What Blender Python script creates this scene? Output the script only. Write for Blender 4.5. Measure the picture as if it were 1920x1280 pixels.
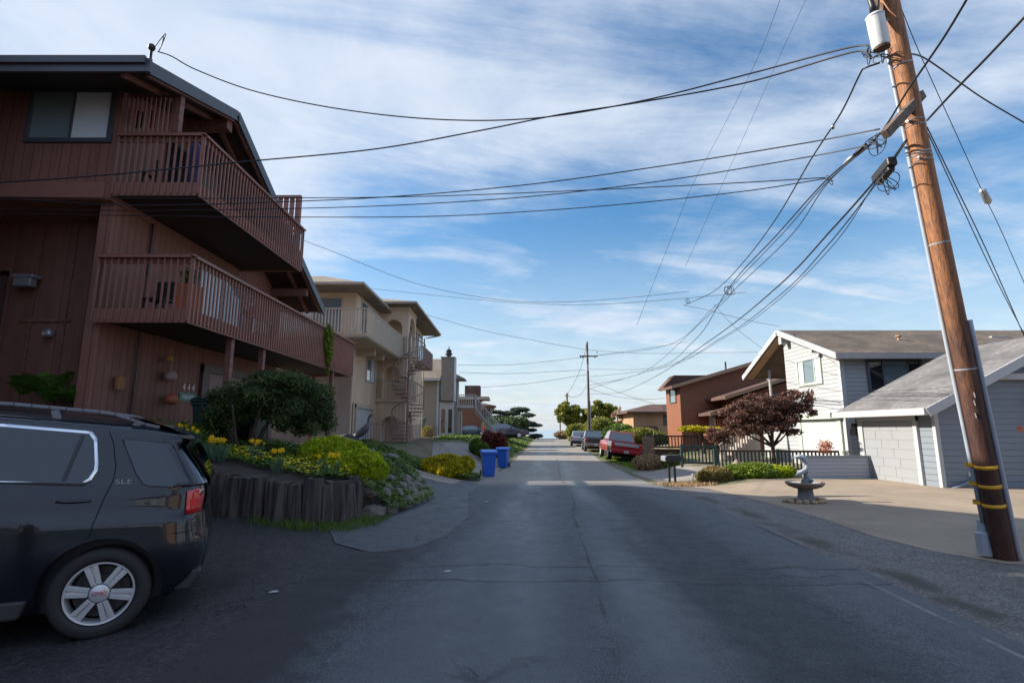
import bpy, bmesh, math, random
from mathutils import Vector, Matrix, noise
R_ = math.radians
for o_ in list(bpy.data.objects): bpy.data.objects.remove(o_)
scene = bpy.context.scene
COL = scene.collection

# ------------------------------------------------------------------ camera
EYE = 1.55; PITCH = 9.49; FPX = 986.7
cam = bpy.data.cameras.new('camera'); cam.sensor_width = 36.0; cam.lens = FPX/1920*36
cam.clip_start = 0.05; cam.clip_end = 40000
camo = bpy.data.objects.new('camera', cam); COL.objects.link(camo)
camo.location = (0, 0, EYE); camo.rotation_euler = (R_(90+PITCH), 0, 0)
scene.camera = camo

# ------------------------------------------------------------------ light
SUN_AZ = 168.0      # math angle of the direction towards the sun, in the xy plane
SUN_EL = 30.0
SUN_DIR = Vector((math.cos(R_(SUN_AZ))*math.cos(R_(SUN_EL)), math.sin(R_(SUN_AZ))*math.cos(R_(SUN_EL)), math.sin(R_(SUN_EL))))
sl = bpy.data.lights.new('sun', 'SUN'); sl.energy = 5.0; sl.angle = R_(0.5); sl.color = (1.0, 0.91, 0.79)
so = bpy.data.objects.new('sun', sl); COL.objects.link(so)
so.rotation_euler = SUN_DIR.to_track_quat('Z', 'Y').to_euler(); so.location = (-20, 0, 30)

world = bpy.data.worlds.new('World'); scene.world = world; world.use_nodes = True
nt = world.node_tree; nt.nodes.clear()
def wn(t, **k):
    n = nt.nodes.new(t)
    for a, b in k.items(): setattr(n, a, b)
    return n
def wl(a, b): nt.links.new(a, b)
def wm(op, a, b=None, c=None, clamp=False):
    n = wn('ShaderNodeMath', operation=op); n.use_clamp = clamp
    for i, v in enumerate((a, b, c)):
        if v is None: continue
        if isinstance(v, (int, float)): n.inputs[i].default_value = v
        else: wl(v, n.inputs[i])
    return n.outputs[0]
sky = wn('ShaderNodeTexSky', sky_type='NISHITA'); sky.sun_disc = False
sky.sun_elevation = R_(SUN_EL); sky.sun_rotation = R_(90-SUN_AZ)
sky.altitude = 10; sky.air_density = 1.25; sky.dust_density = 0.6; sky.ozone_density = 3.0
tc = wn('ShaderNodeTexCoord'); sp = wn('ShaderNodeSeparateXYZ'); wl(tc.outputs['Generated'], sp.inputs[0])
X, Y, Z = sp.outputs
zz = wm('ADD', wm('MAXIMUM', Z, 0.0), 0.10)
cu = wm('DIVIDE', X, zz); cv = wm('DIVIDE', Y, zz)
def cloudcoord(sx, sy, ox, oy, rot):
    c, s = math.cos(rot), math.sin(rot)
    a = wm('ADD', wm('MULTIPLY', wm('ADD', wm('MULTIPLY', cu, c), wm('MULTIPLY', cv, s)), sx), ox)
    b = wm('ADD', wm('MULTIPLY', wm('ADD', wm('MULTIPLY', cu, -s), wm('MULTIPLY', cv, c)), sy), oy)
    k = wn('ShaderNodeCombineXYZ'); wl(a, k.inputs[0]); wl(b, k.inputs[1]); return k.outputs[0]
def wnoise(vec, scale, detail, rough, dist=0.0):
    n = wn('ShaderNodeTexNoise'); n.inputs['Scale'].default_value = scale; n.inputs['Detail'].default_value = detail
    n.inputs['Roughness'].default_value = rough; n.inputs['Distortion'].default_value = dist; wl(vec, n.inputs['Vector']); return n.outputs['Fac']
n1 = wnoise(cloudcoord(0.75, 1.0, 3.1, 7.4, R_(-12)), 0.62, 9, 0.56, 0.35)      # broad banks
n2 = wnoise(cloudcoord(0.35, 1.25, 9.2, 2.2, R_(14)), 1.5, 8, 0.62, 0.5)        # streaks of cirrus
n3 = wnoise(cloudcoord(1.0, 1.0, 1.0, 5.0, 0), 3.0, 6, 0.6, 0.3)
def lobe(dx, dy, dz, width):
    v = Vector((dx, dy, dz)).normalized()
    d = wm('ADD', wm('ADD', wm('MULTIPLY', X, v.x), wm('MULTIPLY', Y, v.y)), wm('MULTIPLY', Z, v.z))
    return wm('POWER', wm('MAXIMUM', d, 0.0), width)
bank = wm('ADD', lobe(-0.62, 0.75, 0.66, 9), wm('MULTIPLY', lobe(0.10, 0.80, 0.66, 26), 0.35))
bank = wm('ADD', bank, wm('MULTIPLY', lobe(0.08, 1, 0.17, 22), 0.45))
bank = wm('SUBTRACT', bank, wm('MULTIPLY', lobe(0.12, 0.92, 0.40, 60), 0.42))
bank = wm('SUBTRACT', bank, wm('MULTIPLY', lobe(-0.22, 0.92, 0.33, 90), 0.40))
dens = wm('ADD', wm('MULTIPLY', n1, 0.95), wm('MULTIPLY', n2, 0.75))
dens = wm('ADD', dens, wm('MULTIPLY', n3, 0.16))
dens = wm('ADD', dens, wm('MULTIPLY', bank, 0.36))
mr = wn('ShaderNodeMapRange', interpolation_type='SMOOTHSTEP'); wl(dens, mr.inputs['Value'])
mr.inputs['From Min'].default_value = 0.84; mr.inputs['From Max'].default_value = 1.19
mr.inputs['To Max'].default_value = 0.92
hz = wn('ShaderNodeMapRange', interpolation_type='SMOOTHSTEP'); wl(Z, hz.inputs['Value'])
hz.inputs['From Min'].default_value = 0.0; hz.inputs['From Max'].default_value = 0.40
hz.inputs['To Min'].default_value = 0.72; hz.inputs['To Max'].default_value = 0.0
cf = wm('MAXIMUM', mr.outputs[0], hz.outputs[0])
hs = wn('ShaderNodeHueSaturation'); hs.inputs['Saturation'].default_value = 1.28; hs.inputs['Value'].default_value = 0.88
wl(sky.outputs[0], hs.inputs['Color'])
cc = wn('ShaderNodeMix', data_type='RGBA')
wl(n3, cc.inputs[0]); cc.inputs[6].default_value = (2.5, 3.2, 4.25, 1); cc.inputs[7].default_value = (5.0, 5.25, 5.6, 1)
mx = wn('ShaderNodeMix', data_type='RGBA'); wl(cf, mx.inputs[0]); wl(hs.outputs[0], mx.inputs[6]); wl(cc.outputs[2], mx.inputs[7])
bb = wm('ADD', wm('MULTIPLY', Y, -0.80), wm('MULTIPLY', Z, 0.60))       # unseen cloud bank added overhead and behind to fill the shade
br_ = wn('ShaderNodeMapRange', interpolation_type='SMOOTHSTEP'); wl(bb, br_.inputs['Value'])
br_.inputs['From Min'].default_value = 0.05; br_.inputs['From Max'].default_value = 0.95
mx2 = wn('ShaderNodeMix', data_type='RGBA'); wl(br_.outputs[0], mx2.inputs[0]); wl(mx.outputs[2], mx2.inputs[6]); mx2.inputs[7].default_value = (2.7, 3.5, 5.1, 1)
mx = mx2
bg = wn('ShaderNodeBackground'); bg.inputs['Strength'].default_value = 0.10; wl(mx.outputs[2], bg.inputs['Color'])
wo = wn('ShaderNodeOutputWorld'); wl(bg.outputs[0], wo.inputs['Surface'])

scene.view_settings.view_transform = 'Standard'; scene.view_settings.look = 'None'
scene.view_settings.gamma = 1.0; scene.view_settings.use_curve_mapping = False
scene.view_settings.exposure = 0.97
scene.render.resolution_x = 1024; scene.render.resolution_y = 682
scene.render.engine = 'CYCLES'
scene.cycles.max_bounces = 6; scene.cycles.transparent_max_bounces = 12

# ------------------------------------------------------------------ helpers
def at(px, py, **k):
    """a pixel of the photograph and one known coordinate give a point of the place"""
    c, s = math.cos(R_(PITCH)), math.sin(R_(PITCH))
    u = (px-960)/FPX; v = (640-py)/FPX
    d = Vector((u, c-v*s, s+v*c))
    if 'y' in k: t = k['y']/d.y
    elif 'x' in k: t = k['x']/d.x
    else: t = (k['z']-EYE)/d.z
    return Vector((0, 0, EYE))+d*t

class MB:
    def __init__(s): s.v = []; s.f = []; s.m = []; s.mi = 0; s.a = None
    def add(s, vs, fs):
        b = len(s.v); s.v += [tuple(p) for p in vs]
        for f in fs: s.f.append([b+i for i in f]); s.m.append(s.mi)
        return s
    def box(s, x0, x1, y0, y1, z0, z1):
        if x0 > x1: x0, x1 = x1, x0
        if y0 > y1: y0, y1 = y1, y0
        if z0 > z1: z0, z1 = z1, z0
        return s.add([(x0,y0,z0),(x1,y0,z0),(x1,y1,z0),(x0,y1,z0),(x0,y0,z1),(x1,y0,z1),(x1,y1,z1),(x0,y1,z1)],
              [(0,3,2,1),(4,5,6,7),(0,1,5,4),(1,2,6,5),(2,3,7,6),(3,0,4,7)])
    def bar(s, p, q, w, h, up=(0,0,1)):
        p, q = Vector(p), Vector(q); d = (q-p).normalized(); u = Vector(up)
        sd = d.cross(u)
        if sd.length < 1e-4: sd = d.cross(Vector((0,1,0)))
        sd.normalize(); u = sd.cross(d).normalized()
        vs = [e+sd*a*w/2+u*b*h/2 for e in (p, q) for a, b in ((-1,-1),(1,-1),(1,1),(-1,1))]
        return s.add(vs, [(0,3,2,1)[::-1],(4,5,6,7)[::-1],(0,1,5,4)[::-1],(1,2,6,5)[::-1],(2,3,7,6)[::-1],(3,0,4,7)[::-1]])
    def tube(s, pts, r, n=8, cap=True):
        pts = [Vector(p) for p in pts]; m = len(pts)
        rr = r if isinstance(r, (list, tuple)) else [r]*m
        vs = []; prev = None
        for i, p in enumerate(pts):
            d = (pts[min(i+1, m-1)]-pts[max(i-1, 0)])
            d = d.normalized() if d.length > 1e-9 else Vector((0,0,1))
            if prev is None:
                a = d.cross(Vector((0,0,1)))
                if a.length < 1e-3: a = d.cross(Vector((0,1,0)))
            else: a = prev-d*prev.dot(d)
            a.normalize(); prev = a; b = d.cross(a)
            for j in range(n):
                t = 2*math.pi*j/n; vs.append(p+(a*math.cos(t)+b*math.sin(t))*rr[i])
        fs = [(i*n+j, i*n+(j+1)%n, (i+1)*n+(j+1)%n, (i+1)*n+j) for i in range(m-1) for j in range(n)]
        if cap: fs += [tuple(range(n))[::-1], tuple(range((m-1)*n, m*n))]
        return s.add(vs, fs)
    def lathe(s, prof, c=(0,0,0), axis=(0,0,1), n=24, ang=2*math.pi):
        c = Vector(c); ax = Vector(axis).normalized()
        a = ax.cross(Vector((0,0,1)))
        if a.length < 1e-3: a = Vector((1,0,0))
        a.normalize(); b = ax.cross(a); vs = []
        for r, h in prof:
            for j in range(n):
                t = ang*j/n; vs.append(c+ax*h+(a*math.cos(t)+b*math.sin(t))*max(r, 1e-4))
        m = len(prof)
        return s.add(vs, [(i*n+j, i*n+(j+1)%n, (i+1)*n+(j+1)%n, (i+1)*n+j) for i in range(m-1) for j in range(n)])
    def prism(s, poly, f0, f1):
        n = len(poly)
        vs = [f0(u, v) for u, v in poly]+[f1(u, v) for u, v in poly]
        return s.add(vs, [tuple(range(n))[::-1], tuple(range(n, 2*n))]+[(i, (i+1) % n, n+(i+1) % n, n+i) for i in range(n)])
    def px(s, poly, x0, x1): return s.prism(poly, lambda u, v: (x0, u, v), lambda u, v: (x1, u, v))   # poly in (y,z)
    def py(s, poly, y0, y1): return s.prism(poly, lambda u, v: (u, y0, v), lambda u, v: (u, y1, v))   # poly in (x,z)
    def pz(s, poly, z0, z1): return s.prism(poly, lambda u, v: (u, v, z0), lambda u, v: (u, v, z1))
    def ball(s, c, rx, ry=None, rz=None, n=10, m=7, jit=0.0, seed=0, rot=None):
        ry = ry or rx; rz = rz or rx; rg = random.Random(seed); vs = []; c = Vector(c)
        for i in range(m+1):
            ph = math.pi*i/m
            for j in range(n):
                th = 2*math.pi*j/n; k = 1+rg.uniform(-jit, jit)
                if i in (0, m): k = 1
                q = Vector((rx*math.sin(ph)*math.cos(th)*k, ry*math.sin(ph)*math.sin(th)*k, rz*math.cos(ph)*k))
                if rot is not None: q = rot @ q
                vs.append(c+q)
        return s.add(vs, [(i*n+j, (i+1)*n+j, (i+1)*n+(j+1) % n, i*n+(j+1) % n) for i in range(m) for j in range(n)])
    def ribbon(s, pts, w, t, up=(0,0,1)):
        for a, b in zip(pts[:-1], pts[1:]): s.bar(a, b, w, t, up)
        return s
    def build(s, name, mat, parent=None, smooth=False, bevel=0, fix=True, weld=False):
        me = bpy.data.meshes.new(name)
        off = Vector((0,0,0))
        if parent is not None:
            q = parent
            while q is not None: off += q.location; q = q.parent
        else:
            xs = [p[0] for p in s.v]; ys = [p[1] for p in s.v]; zs = [p[2] for p in s.v]
            off = Vector(((min(xs)+max(xs))/2, (min(ys)+max(ys))/2, min(zs)))
        me.from_pydata([(p[0]-off.x, p[1]-off.y, p[2]-off.z) for p in s.v], [], s.f)
        for m_ in (mat if isinstance(mat, (list, tuple)) else [mat]): me.materials.append(m_)
        if any(s.m):
            for p_, i_ in zip(me.polygons, s.m): p_.material_index = i_
        if s.a is not None:
            at_ = me.attributes.new('leafv', 'FLOAT', 'FACE'); at_.data.foreach_set('value', s.a)
        if fix or weld:
            bm = bmesh.new(); bm.from_mesh(me)
            if weld: bmesh.ops.remove_doubles(bm, verts=bm.verts, dist=0.0008)
            bmesh.ops.recalc_face_normals(bm, faces=bm.faces); bm.to_mesh(me); bm.free()
        if smooth:
            for p_ in me.polygons: p_.use_smooth = True
        me.update()
        o = bpy.data.objects.new(name, me); COL.objects.link(o)
        if parent is not None: o.parent = parent
        else: o.location = off
        if bevel:
            b = o.modifiers.new('bevel', 'BEVEL'); b.width = bevel; b.segments = 2; b.limit_method = 'ANGLE'; b.angle_limit = R_(40)
        if smooth == 'auto':
            try:
                w = o.modifiers.new('wn', 'WEIGHTED_NORMAL'); w.keep_sharp = True
            except Exception: pass
        return o
def sharp(o, ang=35):
    me = o.data
    bm = bmesh.new(); bm.from_mesh(me)
    for e in bm.edges:
        if len(e.link_faces) == 2 and e.calc_face_angle(0) > R_(ang): e.smooth = False
    bm.to_mesh(me); bm.free(); return o
def tag(o, label, cat, group=None, kind=None):
    o['label'] = label; o['category'] = cat
    if group: o['group'] = group
    if kind: o['kind'] = kind
    return o
def thing(name, label, cat, loc=(0,0,0), group=None):
    o = bpy.data.objects.new(name, None); COL.objects.link(o); o.location = loc; o.empty_display_size = .2
    return tag(o, label, cat, group)
def structure(o): o['kind'] = 'structure'; return o
def copy_tree(o, parent=None):
    c = o.copy(); COL.objects.link(c)
    if parent is not None: c.parent = parent
    for ch in list(o.children): copy_tree(ch, c)
    return c
def text(name, body, size, mat, parent, loc, rot, extrude=.002, sx=1.0):
    cu_ = bpy.data.curves.new(name, 'FONT'); cu_.body = body; cu_.size = size; cu_.extrude = extrude
    cu_.align_x = 'CENTER'; cu_.align_y = 'CENTER'
    t = bpy.data.objects.new('tmp', cu_); COL.objects.link(t)
    bpy.context.view_layer.update()
    me = bpy.data.meshes.new_from_object(t.evaluated_get(bpy.context.evaluated_depsgraph_get()))
    bpy.data.objects.remove(t)
    me.materials.clear(); me.materials.append(mat)
    o = bpy.data.objects.new(name, me); COL.objects.link(o)
    for v in me.vertices: v.co.x *= sx
    if parent: o.parent = parent
    o.location = loc; o.rotation_euler = rot
    return o

# ------------------------------------------------------------------ materials
MATS = {}
class NM:
    def __init__(s, name):
        s.m = bpy.data.materials.new(name); s.m.use_nodes = True; s.t = s.m.node_tree
        s.b = s.t.nodes['Principled BSDF']; MATS[name] = s.m
        s.tc = s.n('ShaderNodeTexCoord')
    def n(s, t, **k):
        x = s.t.nodes.new(t)
        for a, b in k.items(): setattr(x, a, b)
        return x
    def l(s, a, b): s.t.links.new(a, b)
    def set(s, inp, v):
        if isinstance(v, (int, float, tuple)): inp.default_value = v
        else: s.l(v, inp)
    def math(s, op, a, b=None, c=None, clamp=False):
        x = s.n('ShaderNodeMath', operation=op); x.use_clamp = clamp
        for i, v in enumerate((a, b, c)):
            if v is not None: s.set(x.inputs[i], v)
        return x.outputs[0]
    def noise(s, scale, detail=4, rough=.55, vec=None, stretch=None, dist=0):
        x = s.n('ShaderNodeTexNoise'); x.inputs['Scale'].default_value = scale; x.inputs['Detail'].default_value = detail
        x.inputs['Roughness'].default_value = rough; x.inputs['Distortion'].default_value = dist
        v = vec or s.tc.outputs['Object']
        if stretch:
            mp = s.n('ShaderNodeMapping'); mp.inputs['Scale'].default_value = stretch; s.l(v, mp.inputs[0]); v = mp.outputs[0]
        s.l(v, x.inputs['Vector']); return x.outputs['Fac']
    def ramp(s, v, a, b, lo=0., hi=1., smooth=True):
        x = s.n('ShaderNodeMapRange'); x.interpolation_type = 'SMOOTHSTEP' if smooth else 'LINEAR'
        s.set(x.inputs['Value'], v)
        x.inputs['From Min'].default_value = a; x.inputs['From Max'].default_value = b
        x.inputs['To Min'].default_value = lo; x.inputs['To Max'].default_value = hi; return x.outputs[0]
    def mix(s, f, a, b):
        x = s.n('ShaderNodeMix', data_type='RGBA'); s.set(x.inputs[0], f)
        for i, v in ((6, a), (7, b)):
            s.set(x.inputs[i], v if not isinstance(v, tuple) else (v[0], v[1], v[2], 1))
        return x.outputs[2]
    def bump(s, h, strength=.3, dist=.02):
        x = s.n('ShaderNodeBump'); x.inputs['Strength'].default_value = strength; x.inputs['Distance'].default_value = dist
        s.l(h, x.inputs['Height']); s.l(x.outputs[0], s.b.inputs['Normal']); return x
    def xyz(s):
        x = s.n('ShaderNodeSeparateXYZ'); s.l(s.tc.outputs['Object'], x.inputs[0]); return x.outputs
    def col(s, v): s.set(s.b.inputs['Base Color'], v if not isinstance(v, tuple) else (v[0], v[1], v[2], 1)); return s
    def p(s, **k):
        for a, v in k.items(): s.b.inputs[a.replace('_', ' ')].default_value = v
        return s
def dk(c, f): return tuple(x*f for x in c)
def plain(name, c, rough=.6, metal=0., var=.18, scale=3., bump=0., bscale=30., coat=0.):
    n = NM(name)
    if var: n.col(n.mix(n.noise(scale, 5), dk(c, 1-var), dk(c, 1+var)))
    else: n.col(c)
    n.p(Roughness=rough, Metallic=metal)
    if coat: n.b.inputs['Coat Weight'].default_value = coat; n.b.inputs['Coat Roughness'].default_value = .04
    if bump: n.bump(n.noise(bscale, 3), bump, .01)
    return n.m
def grooved(name, c, pitch=.2, rough=.75, gw=.06):
    n = NM(name); x = n.xyz(); u = n.math('ADD', x[0], x[1])
    f = n.math('FRACT', n.math('DIVIDE', n.math('ADD', u, 100.), pitch))
    g = n.ramp(n.math('ABSOLUTE', n.math('SUBTRACT', f, .5)), .5-gw, .5-gw*.4, 0, 1)
    base = n.mix(n.noise(1.3, 5), dk(c, .8), dk(c, 1.2)); base = n.mix(n.ramp(n.noise(5, 5, .65, stretch=(1.2, 1.2, .12)), .42, .72, 0, .55), base, dk(c, .55))
    pl = n.n('ShaderNodeTexWhiteNoise', noise_dimensions='1D'); n.l(n.math('FLOOR', n.math('DIVIDE', n.math('ADD', u, 100.), pitch)), pl.inputs['W'])
    base = n.mix(n.math('MULTIPLY', pl.outputs[0], .22), base, dk(c, .6))
    n.col(n.mix(n.math('MULTIPLY', g, .7), base, dk(c, .25)))
    gr = n.noise(9, 4, stretch=(3, 3, .25))
    h = n.math('SUBTRACT', n.math('MULTIPLY', gr, .25), g); n.bump(h, .5, .02); n.p(Roughness=rough); return n.m
def lapped(name, c, pitch=.16, rough=.6, line=.55):
    n = NM(name); x = n.xyz()
    f = n.math('FRACT', n.math('DIVIDE', n.math('ADD', x[2], 50.), pitch))
    g = n.ramp(f, .0, .14, 1, 0)
    base = n.mix(n.noise(1.1, 5), dk(c, .9), dk(c, 1.08))
    n.col(n.mix(n.math('MULTIPLY', g, line), base, dk(c, .3)))
    n.bump(n.math('SUBTRACT', n.math('MULTIPLY', f, -.6), g), .6, .02); n.p(Roughness=rough); return n.m
def shingle(name, c, c2, sx=.28, sz=.14, ax=0):
    n = NM(name); x = n.xyz()
    u = x[0] if ax == 0 else x[1]
    w = n.math('ADD', x[2], n.math('MULTIPLY', x[1] if ax == 0 else x[0], .0))
    cb = n.n('ShaderNodeCombineXYZ'); n.l(u, cb.inputs[0]); n.l(n.math('MULTIPLY', w, 1.0), cb.inputs[1])
    br = n.n('ShaderNodeTexBrick'); n.l(cb.outputs[0], br.inputs['Vector'])
    br.inputs['Scale'].default_value = 1; br.inputs['Brick Width'].default_value = sx; br.inputs['Row Height'].default_value = sz*.5
    br.inputs['Mortar Size'].default_value = .006; br.inputs['Color1'].default_value = (*c, 1); br.inputs['Color2'].default_value = (*c2, 1)
    br.inputs['Mortar'].default_value = (*dk(c, .45), 1); br.inputs['Bias'].default_value = 0.
    cc_ = n.mix(n.ramp(n.noise(9, 5, .7, stretch=(.6, .6, 5)), .35, .68), dk(c2, .75), dk(c, 1.3)); cc_ = n.mix(.5, cc_, br.outputs['Color'])
    n.col(n.mix(n.ramp(n.noise(.8, 4), .35, .7), cc_, dk(c2, .8)))
    n.bump(n.math('ADD', br.outputs['Fac'], n.math('MULTIPLY', n.noise(60, 2), .4)), -.4, .015); n.p(Roughness=.9); return n.m
def stucco(name, c, rough=.85):
    n = NM(name)
    st = n.noise(1.2, 5, stretch=(1, 1, .25)); n.col(n.mix(n.ramp(st, .3, .75), dk(c, .82), dk(c, 1.08)))
    n.bump(n.noise(45, 4), .25, .01); n.p(Roughness=rough); return n.m
def wood(name, c, c2, rough=.7, ax=2, scale=6.):
    n = NM(name); stv = [1, 1, 1]; stv[ax] = .06
    g = n.noise(scale*4, 6, .65, stretch=tuple(stv)); g2 = n.noise(scale*.5, 3)
    n.col(n.mix(n.ramp(g, .3, .72), c, n.mix(g2, c2, dk(c2, .6)))); n.bump(g, .5, .012); n.p(Roughness=rough); return n.m
def leaf(name, c1, c2, rough=.55, trans=.25):
    n = NM(name); a = n.n('ShaderNodeAttribute', attribute_name='leafv')
    n.col(n.mix(a.outputs['Fac'], c1, c2)); n.p(Roughness=rough)
    n.b.inputs['Specular IOR Level'].default_value = .25
    if trans:
        tr = n.n('ShaderNodeBsdfTranslucent'); n.l(n.mix(a.outputs['Fac'], dk(c1, 1.4), dk(c2, 1.4)), tr.inputs['Color'])
        ms = n.n('ShaderNodeMixShader'); ms.inputs[0].default_value = trans
        out = n.t.nodes['Material Output']; n.l(n.b.outputs[0], ms.inputs[1]); n.l(tr.outputs[0], ms.inputs[2]); n.l(ms.outputs[0], out.inputs[0])
    return n.m
def glass(name, c=(.03, .04, .05), rough=.04, wavy=.0, spec=.9):
    n = NM(name); n.col(c); n.p(Roughness=rough); n.b.inputs['Specular IOR Level'].default_value = spec
    n.b.inputs['Coat Weight'].default_value = .6 if spec > .6 else 0
    if wavy: n.bump(n.noise(1.5, 2), wavy, .05)
    return n.m
def emis(name, c, s):
    n = NM(name); n.col(c); n.b.inputs['Emission Color'].default_value = (*c, 1); n.b.inputs['Emission Strength'].default_value = s; return n.m

BROWN = (.265, .118, .090)
M_t111 = grooved('brown_siding', dk(BROWN, .92), .205)
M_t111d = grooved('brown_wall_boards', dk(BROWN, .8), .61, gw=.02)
M_brtrim = wood('brown_trim', dk(BROWN, .95), dk(BROWN, .6), .65, ax=1, scale=3)
M_brrail = plain('brown_painted_rail', dk(BROWN, 1.0), .55, var=.2, scale=5, bump=.2)
M_fascia = plain('brown_fascia', (.085, .055, .055), .5, var=.15)
M_bluetrim = plain('dark_blue_trim', (.075, .080, .095), .45, var=.12)
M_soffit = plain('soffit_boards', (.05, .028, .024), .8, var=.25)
M_roofdark = shingle('dark_shingles', (.05, .045, .045), (.07, .06, .058))
M_glass = glass('window_glass', (.12, .16, .18))
M_glassd = glass('dark_window_glass', (.015, .02, .025))
M_curtain = plain('window_curtain', (.50, .58, .62), .35, var=.08, coat=.5)
M_white = plain('white_paint', (.39, .40, .405), .5, var=.06)
M_whitelap = lapped('white_lap_siding', (.345, .355, .365), .17, line=.85)
M_bluegrey = lapped('blue_grey_siding', (.17, .20, .235), .17, line=.4)
M_bluegreyflat = plain('blue_grey_boards', (.17, .20, .235), .6, var=.06)
M_garagedoor = plain('pale_garage_door', (.25, .265, .28), .5, var=.05)
M_shbrown = shingle('brown_shingles', (.185, .140, .10), (.085, .066, .05), ax=0)
M_shgrey = shingle('grey_shingles', (.215, .205, .20), (.11, .105, .105), ax=1)
M_shgreyx = shingle('grey_shingles_wing', (.215, .205, .20), (.11, .105, .105), ax=0)
M_beige = stucco('beige_stucco', (.62, .47, .34))
M_beigegrey = stucco('grey_beige_stucco', (.33, .285, .25))
M_beigerail = plain('beige_rail', (.44, .36, .28), .6)
M_pinkstair = plain('pinkish_steel_paint', (.24, .15, .13), .5, var=.15)
M_shtan = shingle('tan_shingles', (.27, .22, .17), (.20, .165, .13), ax=0)
M_greylap = lapped('taupe_lap_siding', (.255, .225, .185), .19, line=.45)
M_greystuc = plain('taupe_chimney', (.20, .175, .15), .7)
M_red = lapped('red_brown_shingle_wall', (.20, .072, .033), .15, line=.5)
M_redroof = shingle('red_brown_roof', (.12, .065, .05), (.09, .05, .04))
M_tan = stucco('tan_stucco', (.38, .23, .13))
M_black = plain('black_metal', (.015, .015, .017), .45, var=0)
M_greenpaint = plain('dark_green_paint', (.028, .055, .050), .5, var=.2)
M_darkgreen = plain('dark_green_plastic', (.010, .035, .028), .45, var=.1)
M_wire = plain('black_cable', (.012, .014, .02), .5, var=0)
M_pole = None
M_steel = plain('galvanised_steel', (.42, .45, .48), .4, .6, var=.12)
M_alu = plain('brushed_rim', (.62, .63, .65), .3, .45, var=.04)
M_conduit = plain('grey_conduit', (.33, .37, .42), .45, var=.12, scale=4)
M_rubber = plain('tyre_rubber', (.022, .022, .023), .75, var=.15, bump=.3)
M_chrome = plain('chrome', (.75, .76, .78), .12, 1.0, var=0)
M_redlamp = plain('red_lamp', (.55, .010, .012), .15, var=.15, scale=20, coat=1)
M_yellow = plain('yellow_tape', (.75, .40, .02), .5, var=.15)
M_terra = plain('terracotta', (.42, .11, .05), .6, var=.2)
M_soil = plain('garden_soil', (.035, .026, .020), .95, var=.5, scale=8, bump=1., bscale=25)
M_rock = plain('garden_rock', (.16, .145, .125), .85, var=.4, scale=5, bump=.7, bscale=14)
M_pebble = plain('tan_river_stone', (.38, .27, .17), .6, var=.35, scale=3)
M_bark = wood('bark', (.09, .06, .045), (.045, .03, .022), .9)
M_log = wood('weathered_log', (.105, .088, .078), (.012, .009, .008), .85, scale=4)
M_bluebin = plain('blue_plastic', (.012, .10, .48), .38, var=.08)
M_bluelid = plain('blue_lid', (.03, .17, .62), .38, var=.06)
M_green = plain('green_bin_plastic', (.015, .12, .04), .45, var=.1)
# ------------------------------------------------------------------ the lie of the land
def lerp_knots(k, t):
    if t <= k[0][0]: return k[0][1]
    for (a, u), (b, v) in zip(k[:-1], k[1:]):
        if t <= b:
            f = (t-a)/(b-a); return u+(v-u)*f
    return k[-1][1]
def sm(t): t = max(0., min(1., t)); return t*t*(3-2*t)
def soft(k, t, w=2.5): return sum(lerp_knots(k, t+d*w) for d in (-1, -.5, 0, .5, 1))/5
KP = [(-60,0),(9,0),(14,-.10),(18,-.24),(22,-.36),(30,-.48),(38,-.53),(50,-.47),(60,-.38),(70,-.22),(80,-.02),(88,.06),(95,.02),(110,-1.0),(140,-4.5),(200,-10),(420,-22),(4000,-26)]
KL = [(-60,-.15),(7,-.15),(13,1.1),(20,1.05),(30,.8),(40,1.0),(46,1.05),(55,.5),(75,.5),(90,1.0),(110,0),(140,-4),(200,-9.5),(420,-22),(4000,-26)]
KR = [(-60,-.02),(18,0),(22,-.08),(32,.35),(45,.6),(90,.8),(110,-.2),(140,-4),(200,-9.5),(420,-22),(4000,-26)]
def RL(y): return -2.5+.072*y
def RR(y): return 3.4+.072*y
def H(x, y):
    p = soft(KP, y); mid = (RL(y)+RR(y))/2
    p -= .004*abs(x-mid) if abs(x-mid) < 4 else .016
    wl_ = 1.6+5.4*sm((y-7)/6)-3.6*sm((y-22)/7)
    tl = sm((RL(y)-x)/wl_); 
    e0 = 5.2+2.4*sm((y-20)/12)+.072*max(0, y-32)
    tr = sm((x-e0)/3)
    z = p+(soft(KL, y)-p)*tl+(soft(KR, y)-p)*tr
    return z
def axis_coords(lo, hi, step, ext):
    a = []; t = lo
    while t <= hi+1e-6: a.append(round(t, 4)); t += step
    s = step; t = hi
    while t < ext[1]: s *= 1.35; t += s; a.append(t)
    s = step; t = lo; b = []
    while t > ext[0]: s *= 1.35; t -= s; b.append(t)
    return b[::-1]+a
GX = axis_coords(-20, 22, .5, (-4000, 4000)); GY = axis_coords(-8, 112, .5, (-60, 5000))

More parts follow.
